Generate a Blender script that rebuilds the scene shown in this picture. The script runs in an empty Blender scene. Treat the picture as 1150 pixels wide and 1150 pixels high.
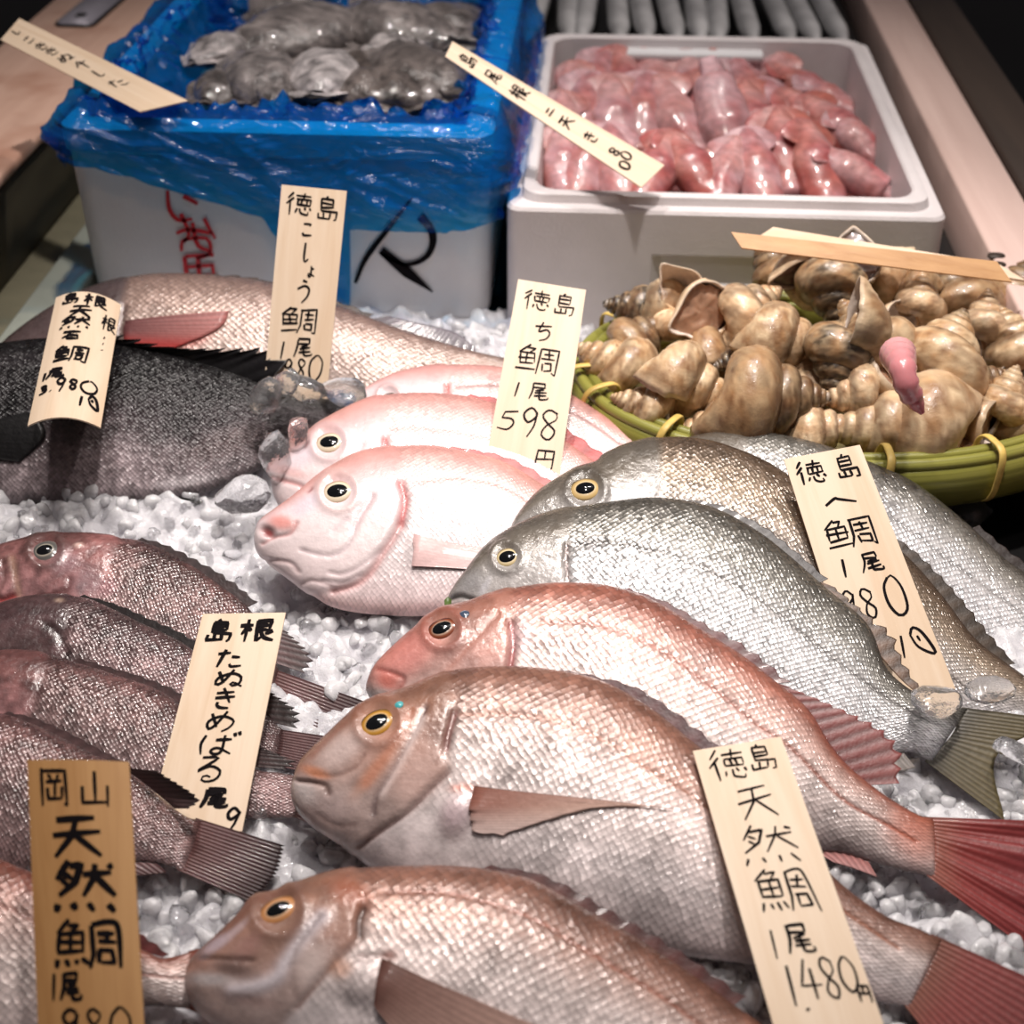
import bpy, math, random
import numpy as np
from mathutils import Vector, Matrix

SC = bpy.context.scene
COL = SC.collection
rng = np.random.default_rng(7)
random.seed(7)

# ------------------------------------------------------------------ camera geometry (metres)
F = 1600.0
PITCH = math.atan(1120 / 1600.0)
YAW = math.atan(125 / 1953.0)
sp, cp, sy, cy = math.sin(PITCH), math.cos(PITCH), math.sin(YAW), math.cos(YAW)
CAM = np.array([0, 0, 0.63])
FW = np.array([-sy * cp, cy * cp, -sp])
RT = np.array([cy, sy, 0.0])
UP = np.cross(RT, FW)


def ray(x, y):
    return FW + RT * (x - 575) / F + UP * (575 - y) / F


def at_z(x, y, z):
    d = ray(x, y)
    return CAM + d * ((z - CAM[2]) / d[2])


def at_Y(x, y, Y):
    d = ray(x, y)
    return CAM + d * ((Y - CAM[1]) / d[1])


def at_d(x, y, t):
    return CAM + ray(x, y) * t


def at_plane(x, y, p0, n):
    d = ray(x, y)
    return CAM + d * (np.dot(p0 - CAM, n) / np.dot(d, n))


def proj(P):
    d = np.asarray(P) - CAM
    z = d @ FW
    return np.stack([575 + F * (d @ RT) / z, 575 - F * (d @ UP) / z], -1)


def nrm(v):
    v = np.asarray(v, float)
    return v / (np.linalg.norm(v, axis=-1, keepdims=True) + 1e-12)


# ------------------------------------------------------------------ helpers
def lin(c):
    c = np.asarray(c, float)
    return np.where(c <= 0.04045, c / 12.92, ((c + 0.055) / 1.055) ** 2.4)


def sstep(a, b, x):
    t = np.clip((x - a) / (b - a), 0, 1)
    return t * t * (3 - 2 * t)


def _hash(i, j, k, s):
    n = (i * 73856093) ^ (j * 19349663) ^ (k * 83492791) ^ (s * 2654435761)
    n = n & 0xFFFFFFFF
    n = ((n ^ (n >> 13)) * 1274126177) & 0xFFFFFFFF
    n = ((n ^ (n >> 16)) * 2246822519) & 0xFFFFFFFF
    return ((n ^ (n >> 15)) & 0xFFFF) / 65535.0


def vnoise(P, f=1.0, s=0):
    P = np.asarray(P, float) * f
    I = np.floor(P).astype(np.int64)
    t = P - I
    t = t * t * (3 - 2 * t)
    r = 0
    for a in (0, 1):
        for b in (0, 1):
            for c in (0, 1):
                w = (t[..., 0] if a else 1 - t[..., 0]) * (t[..., 1] if b else 1 - t[..., 1]) * (t[..., 2] if c else 1 - t[..., 2])
                r = r + w * _hash(I[..., 0] + a, I[..., 1] + b, I[..., 2] + c, s)
    return r * 2 - 1


def fbm(P, f=1.0, s=0, o=3):
    r = 0
    a = 1.0
    for k in range(o):
        r = r + a * vnoise(P, f, s + k * 17)
        f *= 2.03
        a *= 0.5
    return r


def catmull(pts, n, closed=False):
    """dense Catmull-Rom through pts, resampled to n points of equal arc length"""
    p = np.asarray(pts, float)
    if len(p) == 2:
        q = p
    else:
        if closed:
            e = np.vstack([p[-1:], p, p[:2]])
        else:
            e = np.vstack([2 * p[0] - p[1], p, 2 * p[-1] - p[-2]])
        q = []
        for i in range(1, len(e) - 2):
            t = np.linspace(0, 1, 24, endpoint=False)[:, None]
            a, b, c, d = e[i - 1], e[i], e[i + 1], e[i + 2]
            q.append(0.5 * (2 * b + (c - a) * t + (2 * a - 5 * b + 4 * c - d) * t * t + (3 * b - a - 3 * c + d) * t ** 3))
        q.append(e[-2][None])
        q = np.vstack(q)
    s = np.concatenate([[0], np.cumsum(np.linalg.norm(np.diff(q, axis=0), axis=1))])
    t = np.linspace(0, s[-1], n)
    return np.stack([np.interp(t, s, q[:, k]) for k in range(q.shape[1])], -1)


def grid_faces(n, m, wrap=False, flip=False):
    i = np.arange(n - 1)[:, None]
    j = np.arange(m if wrap else m - 1)[None, :]
    j2 = (j + 1) % m
    a = i * m + j
    b = i * m + j2
    c = (i + 1) * m + j2
    d = (i + 1) * m + j
    f = np.stack([a, b, c, d], -1).reshape(-1, 4)
    return f[:, ::-1] if flip else f


def mesh_obj(name, V, faces, mat, parent=None, org=None, cols=None, uv=None, attr=None, smooth=True):
    """faces: list of (k,4)/(k,3) int arrays or python lists. V in world coordinates; org = origin of the owning thing"""
    V = np.asarray(V, float).reshape(-1, 3)
    if org is None:
        org = np.array([V[:, 0].mean(), V[:, 1].mean(), V[:, 2].min()])
    me = bpy.data.meshes.new(name)
    loops, starts, tot = [], [], 0
    fl = faces if isinstance(faces, list) else [faces]
    for f in fl:
        if isinstance(f, np.ndarray) and f.ndim == 2:
            k = f.shape[1]
            loops.append(f.reshape(-1))
            starts.append(tot + np.arange(len(f)) * k)
            tot += f.size
        else:
            f = np.asarray(f)
            loops.append(f)
            starts.append(np.array([tot]))
            tot += len(f)
    loops = np.concatenate(loops).astype(np.int32)
    starts = np.concatenate(starts).astype(np.int32)
    me.vertices.add(len(V))
    me.vertices.foreach_set("co", (V - org).astype(np.float32).ravel())
    me.loops.add(len(loops))
    me.loops.foreach_set("vertex_index", loops)
    me.polygons.add(len(starts))
    me.polygons.foreach_set("loop_start", starts)
    if uv is not None:
        l = me.uv_layers.new(name="UVMap")
        l.data.foreach_set("uv", np.asarray(uv, np.float32).reshape(-1, 2)[loops].ravel())
    if cols is not None:
        a = me.color_attributes.new("Col", "FLOAT_COLOR", "POINT")
        c = np.ones((len(V), 4), np.float32)
        c[:, :3] = np.asarray(cols).reshape(-1, 3)
        a.data.foreach_set("color", c.ravel())
    for k, v in (attr or {}).items():
        a = me.attributes.new(k, "FLOAT", "POINT")
        a.data.foreach_set("value", np.asarray(v, np.float32).ravel())
    me.update(calc_edges=True)
    me.validate()
    if smooth:
        me.polygons.foreach_set("use_smooth", np.ones(len(me.polygons), bool))
    if mat:
        me.materials.append(mat)
    o = bpy.data.objects.new(name, me)
    COL.objects.link(o)
    if parent is not None:
        o.parent = parent
    else:
        o.location = org
    return o


def tag(o, label=None, cat=None, group=None, kind=None):
    if label: o["label"] = label
    if cat: o["category"] = cat
    if group: o["group"] = group
    if kind: o["kind"] = kind
    return o


def thing(name, label, cat, loc, group=None):
    o = bpy.data.objects.new(name, None)
    o.empty_display_size = 0.02
    COL.objects.link(o)
    o.location = loc
    return tag(o, label, cat, group)


def box_vf(lo, hi, bev=0.0):
    """bevelled box as vertices + faces"""
    import bmesh
    bm = bmesh.new()
    bmesh.ops.create_cube(bm, size=1)
    lo, hi = np.array(lo), np.array(hi)
    for v in bm.verts:
        v.co = Vector((lo + hi) / 2 + np.array(v.co) * (hi - lo))
    if bev:
        bmesh.ops.bevel(bm, geom=bm.edges[:], offset=bev, segments=2, affect="EDGES", profile=0.5)
    bm.verts.index_update()
    V = np.array([v.co[:] for v in bm.verts])
    Fs = [[v.index for v in f.verts] for f in bm.faces]
    bm.free()
    return V, Fs


def join_vf(parts):
    V, Fs, o = [], [], 0
    for v, f in parts:
        V.append(v)
        for q in f if isinstance(f, list) else [f]:
            q = np.asarray(q)
            Fs.append(q + o)
        o += len(v)
    return np.vstack(V), Fs


# ------------------------------------------------------------------ materials
def new_mat(name):
    m = bpy.data.materials.new(name)
    m.use_nodes = True
    nt = m.node_tree
    b = nt.nodes["Principled BSDF"]
    return m, nt, b


def mnode(nt, op, *a, clamp=False):
    n = nt.nodes.new("ShaderNodeMath")
    n.operation = op
    n.use_clamp = clamp
    for k, v in enumerate(a):
        if isinstance(v, (int, float)):
            n.inputs[k].default_value = v
        else:
            nt.links.new(v, n.inputs[k])
    return n.outputs[0]


def mixc(nt, f, a, b, mode="MIX"):
    n = nt.nodes.new("ShaderNodeMix")
    n.data_type = "RGBA"
    n.blend_type = mode
    for k, v in ((0, f), (6, a), (7, b)):
        if isinstance(v, (int, float)):
            n.inputs[k].default_value = v
        elif isinstance(v, (tuple, list)):
            n.inputs[k].default_value = (*v[:3], 1)
        else:
            nt.links.new(v, n.inputs[k])
    return n.outputs[2]


def noise(nt, scale, detail=3, rough=0.55, vec=None, dist=0.0):
    n = nt.nodes.new("ShaderNodeTexNoise")
    n.inputs["Scale"].default_value = scale
    n.inputs["Detail"].default_value = detail
    n.inputs["Roughness"].default_value = rough
    n.inputs["Distortion"].default_value = dist
    if vec is not None:
        nt.links.new(vec, n.inputs["Vector"])
    return n.outputs["Fac"]


def ramp(nt, f, stops):
    n = nt.nodes.new("ShaderNodeValToRGB")
    e = n.color_ramp.elements
    while len(e) < len(stops):
        e.new(0.5)
    for k, (p, c) in enumerate(stops):
        e[k].position = p
        e[k].color = (*c[:3], 1)
    nt.links.new(f, n.inputs[0])
    return n.outputs[0]


def mrange(nt, v, a, b, c=0.0, d=1.0):
    n = nt.nodes.new("ShaderNodeMapRange")
    nt.links.new(v, n.inputs[0])
    for k, x in enumerate((a, b, c, d)):
        n.inputs[1 + k].default_value = x
    return n.outputs[0]


def bump(nt, h, dist, strength=1.0, normal=None):
    n = nt.nodes.new("ShaderNodeBump")
    n.inputs["Distance"].default_value = dist
    n.inputs["Strength"].default_value = strength
    nt.links.new(h, n.inputs["Height"])
    if normal is not None:
        nt.links.new(normal, n.inputs["Normal"])
    return n.outputs[0]


def objco(nt, scale=(1, 1, 1)):
    t = nt.nodes.new("ShaderNodeTexCoord")
    m = nt.nodes.new("ShaderNodeMapping")
    m.inputs["Scale"].default_value = scale
    nt.links.new(t.outputs["Object"], m.inputs[0])
    return m.outputs[0]


def uvco(nt):
    return nt.nodes.new("ShaderNodeTexCoord").outputs["UV"]


def attrc(nt, name="Col"):
    n = nt.nodes.new("ShaderNodeAttribute")
    n.attribute_name = name
    return n


def plain(name, rgb, rough=0.5, coat=0.0, metal=0.0, spec=0.5, var=0.0, vs=30.0, bmp=0.0, bs=200.0, stretch=(1, 1, 1)):
    m, nt, b = new_mat(name)
    c = lin(rgb)
    b.inputs["Base Color"].default_value = (*c, 1)
    b.inputs["Roughness"].default_value = rough
    b.inputs["Coat Weight"].default_value = coat
    b.inputs["Coat Roughness"].default_value = 0.08
    b.inputs["Metallic"].default_value = metal
    b.inputs["Specular IOR Level"].default_value = spec
    co = objco(nt, stretch)
    if var:
        n = noise(nt, vs, 4, 0.6, co)
        nt.links.new(mixc(nt, mrange(nt, n, 0.3, 0.7), tuple(c * (1 - var)), tuple(np.minimum(c * (1 + var), 1))), b.inputs["Base Color"])
    if bmp:
        nt.links.new(bump(nt, noise(nt, bs, 3, 0.6, co), bmp), b.inputs["Normal"])
    return m


def fish_mat(name, ed=0.35, rv=0.25, metal=0.25, rough=0.3, bmp=0.0007, coat=0.4, fine=0.12, tilt=3.0, spec=0.6):
    m, nt, b = new_mat(name)
    sep = nt.nodes.new("ShaderNodeSeparateXYZ")
    nt.links.new(uvco(nt), sep.inputs[0])
    U, Vv = sep.outputs[0], sep.outputs[1]
    # hand-grown scales are never in a perfect lattice: wobble the coordinates
    wob = noise(nt, 90.0, 2, 0.5, objco(nt))
    U = mnode(nt, "ADD", U, mnode(nt, "MULTIPLY", mnode(nt, "SUBTRACT", wob, 0.5), 0.9))
    Vv = mnode(nt, "ADD", Vv, mnode(nt, "MULTIPLY", mnode(nt, "SUBTRACT", wob, 0.5), -0.7))
    lat = []
    for off in (0.0, 0.5):
        u = mnode(nt, "ADD", U, off)
        v = mnode(nt, "ADD", Vv, off)
        fu = mnode(nt, "SUBTRACT", mnode(nt, "FRACT", u), 0.5)
        fv = mnode(nt, "SUBTRACT", mnode(nt, "FRACT", v), 0.5)
        d = mnode(nt, "SQRT", mnode(nt, "ADD", mnode(nt, "MULTIPLY", fu, fu), mnode(nt, "MULTIPLY", fv, fv)))
        lat.append((fu, fv, d, mnode(nt, "FLOOR", u), mnode(nt, "FLOOR", v)))
    A, B = lat
    isa = mnode(nt, "LESS_THAN", A[2], B[2])

    def pick(k):
        return mnode(nt, "ADD", mnode(nt, "MULTIPLY", A[k], isa), mnode(nt, "MULTIPLY", B[k], mnode(nt, "SUBTRACT", 1.0, isa)))
    lx, ly, d = pick(0), pick(1), pick(2)
    cid = nt.nodes.new("ShaderNodeCombineXYZ")
    nt.links.new(pick(3), cid.inputs[0])
    nt.links.new(pick(4), cid.inputs[1])
    nt.links.new(isa, cid.inputs[2])
    wn = nt.nodes.new("ShaderNodeTexWhiteNoise")
    nt.links.new(cid.outputs[0], wn.inputs["Vector"])
    rs = nt.nodes.new("ShaderNodeSeparateColor")
    nt.links.new(wn.outputs["Color"], rs.inputs[0])
    rnd = wn.outputs["Value"]
    sc = attrc(nt, "scale").outputs["Fac"]
    edge = mrange(nt, mnode(nt, "ADD", d, mnode(nt, "MULTIPLY", lx, 0.35)), 0.22, 0.52)
    k = mnode(nt, "SUBTRACT", 1.0, mnode(nt, "MULTIPLY", mnode(nt, "MULTIPLY", edge, sc), ed))
    k2 = mnode(nt, "ADD", 1.0, mnode(nt, "MULTIPLY", mnode(nt, "MULTIPLY", mnode(nt, "SUBTRACT", rnd, 0.5), sc), rv))
    fn = noise(nt, 260.0, 3, 0.65, objco(nt))
    fn2 = noise(nt, 45.0, 3, 0.6, objco(nt))
    k3 = mnode(nt, "ADD", 1.0 - fine * 0.5, mnode(nt, "MULTIPLY", fn, fine))
    k3 = mnode(nt, "MULTIPLY", k3, mnode(nt, "ADD", 1.0 - fine * 0.8, mnode(nt, "MULTIPLY", fn2, fine * 1.6)))
    kk = mnode(nt, "MULTIPLY", mnode(nt, "MULTIPLY", k, k2), k3)
    cc = nt.nodes.new("ShaderNodeCombineColor")
    for q in range(3):
        nt.links.new(kk, cc.inputs[q])
    nt.links.new(mixc(nt, 1.0, attrc(nt).outputs["Color"], cc.outputs[0], "MULTIPLY"), b.inputs["Base Color"])
    tl = mnode(nt, "ADD", mnode(nt, "MULTIPLY", lx, mnode(nt, "SUBTRACT", rs.outputs[0], 0.35)), mnode(nt, "MULTIPLY", ly, mnode(nt, "SUBTRACT", rs.outputs[1], 0.5)))
    h = mnode(nt, "MULTIPLY", sc, mnode(nt, "ADD", mnode(nt, "MULTIPLY", mnode(nt, "MULTIPLY", d, d), -2.2), mnode(nt, "MULTIPLY", tl, tilt)))
    h = mnode(nt, "ADD", h, mnode(nt, "MULTIPLY", fn, 0.9))
    h = mnode(nt, "ADD", h, mnode(nt, "MULTIPLY", mnode(nt, "MULTIPLY", fn2, mnode(nt, "SUBTRACT", 1.0, sc)), 2.5))
    bn = bump(nt, h, bmp)
    nt.links.new(bn, b.inputs["Normal"])
    nt.links.new(bump(nt, mnode(nt, "ADD", h, mnode(nt, "MULTIPLY", fn2, 2.0)), bmp * 1.1), b.inputs["Coat Normal"])
    nt.links.new(mnode(nt, "MULTIPLY", metal, mnode(nt, "ADD", 0.35, mnode(nt, "MULTIPLY", sc, 0.65))), b.inputs["Metallic"])
    nt.links.new(mnode(nt, "ADD", rough, mnode(nt, "MULTIPLY", mnode(nt, "SUBTRACT", rnd, 0.5), 0.2)), b.inputs["Roughness"])
    b.inputs["Coat Weight"].default_value = coat
    b.inputs["Coat Roughness"].default_value = 0.12
    b.inputs["Specular IOR Level"].default_value = spec
    return m


def vcol_mat(name, rough=0.4, coat=0.0, bmp=0.0, bs=200.0, var=0.1, vs=60.0, sss=0.0, spec=0.5, metal=0.0, trans=0.0, alpha=1.0):
    m, nt, b = new_mat(name)
    co = objco(nt)
    n = noise(nt, vs, 5, 0.65, co)
    k = mnode(nt, "ADD", 1 - var, mnode(nt, "MULTIPLY", n, 2 * var))
    cc = nt.nodes.new("ShaderNodeCombineColor")
    for q in range(3):
        nt.links.new(k, cc.inputs[q])
    c = mixc(nt, 1.0, attrc(nt).outputs["Color"], cc.outputs[0], "MULTIPLY")
    nt.links.new(c, b.inputs["Base Color"])
    b.inputs["Roughness"].default_value = rough
    b.inputs["Coat Weight"].default_value = coat
    b.inputs["Coat Roughness"].default_value = 0.06
    b.inputs["Specular IOR Level"].default_value = spec
    b.inputs["Metallic"].default_value = metal
    b.inputs["Subsurface Weight"].default_value = sss
    b.inputs["Subsurface Radius"].default_value = (0.6, 0.3, 0.25)
    b.inputs["Subsurface Scale"].default_value = 0.02
    b.inputs["Transmission Weight"].default_value = trans
    b.inputs["Alpha"].default_value = alpha
    if bmp:
        nt.links.new(bump(nt, noise(nt, bs, 3, 0.6, co), bmp), b.inputs["Normal"])
    return m


def wood_mat(name, light, dark, rough=0.55, sx=60.0, sv=3.0, use_uv=True, stain=None, coat=0.0):
    m, nt, b = new_mat(name)
    if use_uv:
        mp = nt.nodes.new("ShaderNodeMapping")
        mp.inputs["Scale"].default_value = (sx, sv, 1)
        nt.links.new(uvco(nt), mp.inputs[0])
        inf = nt.nodes.new("ShaderNodeObjectInfo")
        off = nt.nodes.new("ShaderNodeCombineXYZ")
        nt.links.new(mnode(nt, "MULTIPLY", inf.outputs["Random"], 37.0), off.inputs[0])
        nt.links.new(off.outputs[0], mp.inputs["Location"])
        co = mp.outputs[0]
    else:
        co = objco(nt, (sx, sv, sx))
    g = noise(nt, 1.0, 5, 0.6, co, 0.6)
    g2 = noise(nt, 0.23, 3, 0.5, co, 1.2)
    c = ramp(nt, mnode(nt, "ADD", mnode(nt, "MULTIPLY", g, 0.6), mnode(nt, "MULTIPLY", g2, 0.4)), [(0.33, lin(dark)), (0.6, lin(light))])
    if stain is not None:
        s = noise(nt, 7.0, 3, 0.6, objco(nt))
        c = mixc(nt, mrange(nt, s, 0.52, 0.75, 0, 0.8), c, tuple(lin(stain)))
    nt.links.new(c, b.inputs["Base Color"])
    b.inputs["Roughness"].default_value = rough
    b.inputs["Coat Weight"].default_value = coat
    nt.links.new(bump(nt, g, 0.0003), b.inputs["Normal"])
    return m


M = {}
M["foam"] = plain("white_foam", (0.87, 0.865, 0.87), 0.5, var=0.05, vs=14, bmp=0.0004, bs=380)
M["foam_dirty"] = plain("white_foam_scuffed", (0.83, 0.80, 0.80), 0.5, var=0.10, vs=9, bmp=0.0004, bs=380)
M["ink"] = plain("black_marker_ink", (0.07, 0.05, 0.06), 0.8, spec=0.1)
M["inkfade"] = plain("faded_marker_ink", (0.13, 0.105, 0.115), 0.8, spec=0.1)
M["redink"] = plain("red_marker_ink", (0.80, 0.16, 0.20), 0.5)
M["tagwood"] = wood_mat("cedar_tag", (0.885, 0.795, 0.695), (0.83, 0.715, 0.59), 0.55, 5.0, 0.35)
M["tagwood_shaded"] = wood_mat("cedar_tag_shaded", (0.78, 0.59, 0.38), (0.68, 0.48, 0.28), 0.5, 5.0, 0.35)  # same tag wood with shade put into a darker, more orange colour
M["plank"] = wood_mat("pale_plank", (0.87, 0.76, 0.72), (0.78, 0.66, 0.62), 0.5, 26, 1.6, False)
M["plank_old"] = wood_mat("old_plank", (0.88, 0.73, 0.65), (0.78, 0.62, 0.54), 0.5, 22, 1.4, False, stain=(0.62, 0.38, 0.27))
M["darkwood"] = wood_mat("dark_brown_board", (0.26, 0.205, 0.17), (0.16, 0.12, 0.10), 0.6, 20, 2.0, False)
M["wall"] = wood_mat("damp_olive_board", (0.36, 0.33, 0.26), (0.21, 0.19, 0.145), 0.6, 14, 3.0, False, stain=(0.25, 0.22, 0.16))
M["floor"] = plain("dark_wet_counter", (0.05, 0.045, 0.045), 0.6, var=0.4, vs=30, spec=0.2)
M["liner"] = plain("grey_green_liner", (0.62, 0.64, 0.60), 0.5, var=0.1, vs=14)
M["ledge"] = plain("olive_ledge", (0.46, 0.44, 0.36), 0.55, var=0.15, vs=20)
M["metal"] = plain("brushed_latch_metal", (0.68, 0.66, 0.70), 0.4, metal=0.3, var=0.08, vs=60)
M["black"] = plain("black_plastic", (0.06, 0.055, 0.055), 0.4)
M["bamboo"] = wood_mat("green_bamboo", (0.56, 0.55, 0.26), (0.43, 0.42, 0.17), 0.35, 1.2, 26, True, coat=0.2)
M["bamboo_weave"] = plain("bamboo_weave", (0.62, 0.56, 0.34), 0.5, var=0.35, vs=90, stretch=(1, 1, 4))
M["tie"] = plain("straw_tie", (0.82, 0.70, 0.38), 0.5, var=0.15, vs=200)
M["pupil"] = plain("fish_pupil", (0.035, 0.04, 0.05), 0.12, coat=1.0)
M["iris"] = vcol_mat("fish_iris", 0.22, 0.9, var=0.1, vs=400)
M["fin"] = vcol_mat("fish_fin", 0.38, 0.12, var=0.22, vs=220, bmp=0.0003, bs=240, spec=0.25)
M["silver"] = vcol_mat("silver_skin", 0.28, 0.5, var=0.15, vs=60, metal=0.25)
M["shell"] = vcol_mat("whelk_shell", 0.38, 0.2, bmp=0.0006, bs=9, var=0.3, vs=5)
M["flesh"] = vcol_mat("wet_flesh", 0.3, 0.7, var=0.12, vs=120, sss=0.3)
M["squid"] = vcol_mat("squid_skin", 0.34, 0.6, bmp=0.0005, bs=9, var=0.25, vs=6, sss=0.15)
M["cuttle"] = vcol_mat("cuttlefish_skin", 0.28, 0.7, bmp=0.002, bs=160, var=0.6, vs=170)
M["leaf"] = plain("green_leaf", (0.30, 0.38, 0.16), 0.45)

# crushed ice: milky bulk and clear lumps
def ice_mat(name, lo, hi, trans, rough, sss, bmp):
    m, nt, b = new_mat(name)
    n = noise(nt, 38, 4, 0.6, objco(nt))
    nt.links.new(ramp(nt, n, [(0.3, lin(lo)), (0.65, lin(hi))]), b.inputs["Base Color"])
    b.inputs["Roughness"].default_value = rough
    b.inputs["IOR"].default_value = 1.31
    b.inputs["Transmission Weight"].default_value = trans
    b.inputs["Coat Weight"].default_value = 0.5
    b.inputs["Coat Roughness"].default_value = 0.08
    b.inputs["Subsurface Weight"].default_value = sss
    b.inputs["Subsurface Radius"].default_value = (1, 1, 1)
    b.inputs["Subsurface Scale"].default_value = 0.02
    nt.links.new(bump(nt, noise(nt, 120, 3, 0.6, objco(nt)), bmp), b.inputs["Normal"])
    return m


M["ice_bed"] = ice_mat("ice_bulk", (0.80, 0.79, 0.81), (0.93, 0.925, 0.94), 0.15, 0.22, 0.7, 0.0025)
M["ice_grain"] = ice_mat("milky_ice", (0.86, 0.85, 0.87), (0.96, 0.955, 0.965), 0.25, 0.25, 0.5, 0.002)
M["ice_clear"] = ice_mat("clear_ice", (0.97, 0.97, 0.98), (0.99, 0.99, 0.99), 0.95, 0.05, 0.0, 0.0018)

# blue bag film: tinted, see-through, glossy
m, nt, b = new_mat("blue_film")
tr = nt.nodes.new("ShaderNodeBsdfTransparent")
tr.inputs[0].default_value = (*lin((0.24, 0.78, 0.97)), 1)
b.inputs["Base Color"].default_value = (*lin((0.02, 0.36, 0.70)), 1)
b.inputs["Roughness"].default_value = 0.18
b.inputs["Coat Weight"].default_value = 0.8
b.inputs["Coat Roughness"].default_value = 0.04
b.inputs["Specular IOR Level"].default_value = 0.7
mx = nt.nodes.new("ShaderNodeMixShader")
mx.inputs[0].default_value = 0.33
nt.links.new(tr.outputs[0], mx.inputs[1])
nt.links.new(b.outputs[0], mx.inputs[2])
nt.links.new(mx.outputs[0], nt.nodes["Material Output"].inputs[0])
wv = noise(nt, 13, 4, 0.55, objco(nt, (0.7, 1, 2.2)), 1.6)
rid = mnode(nt, "ABSOLUTE", mnode(nt, "SUBTRACT", wv, 0.5))
nt.links.new(bump(nt, rid, 0.018, 0.8), b.inputs["Normal"])
M["film"] = m

M["skin_madai"] = fish_mat("madai_skin", 0.22, 0.30, 0.14, 0.36, 0.00045, 0.30, 0.24, 1.5)
M["skin_chidai"] = fish_mat("chidai_skin", 0.16, 0.16, 0.08, 0.40, 0.0003, 0.30, 0.12, 1.2)
M["skin_hedai"] = fish_mat("hedai_skin", 0.30, 0.50, 0.36, 0.33, 0.0006, 0.30, 0.26, 2.0)
M["skin_rock"] = fish_mat("rockfish_skin", 0.30, 0.55, 0.12, 0.34, 0.0006, 0.45, 0.42, 1.6, spec=0.7)
M["skin_black"] = fish_mat("black_bream_skin", 0.3, 0.5, 0.03, 0.36, 0.0006, 0.15, 0.5, 2.2, spec=0.3)
M["skin_grunt"] = fish_mat("grunt_skin", 0.38, 0.22, 0.15, 0.34, 0.0006, 0.45, 0.18, 1.3)

# ------------------------------------------------------------------ fish
OUTLINES = []          # pixel outlines used to keep loose ice off the fish


def pdist(P, poly):
    """distance of points P (...,2) to an open polyline"""
    best = np.full(P.shape[:-1], 1e9)
    q = np.asarray(poly, float)
    for a, b in zip(q[:-1], q[1:]):
        ab = b - a
        t = np.clip(((P - a) @ ab) / (ab @ ab + 1e-9), 0, 1)
        best = np.minimum(best, np.linalg.norm(P - (a + t[..., None] * ab), axis=-1))
    return best


def inside(P, poly):
    q = np.asarray(poly, float)
    x, y = P[..., 0], P[..., 1]
    r = np.zeros(P.shape[:-1], bool)
    for a, b in zip(q, np.roll(q, -1, 0)):
        c = ((a[1] > y) != (b[1] > y)) & (x < (b[0] - a[0]) * (y - a[1]) / (b[1] - a[1] + 1e-12) + a[0])
        r ^= c
    return r


def stops(v, st):
    ps = [s[0] for s in st]
    cs = lin([s[1] for s in st])
    return np.stack([np.interp(v, ps, cs[:, k]) for k in range(3)], -1)


class Fish:
    pass


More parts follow.
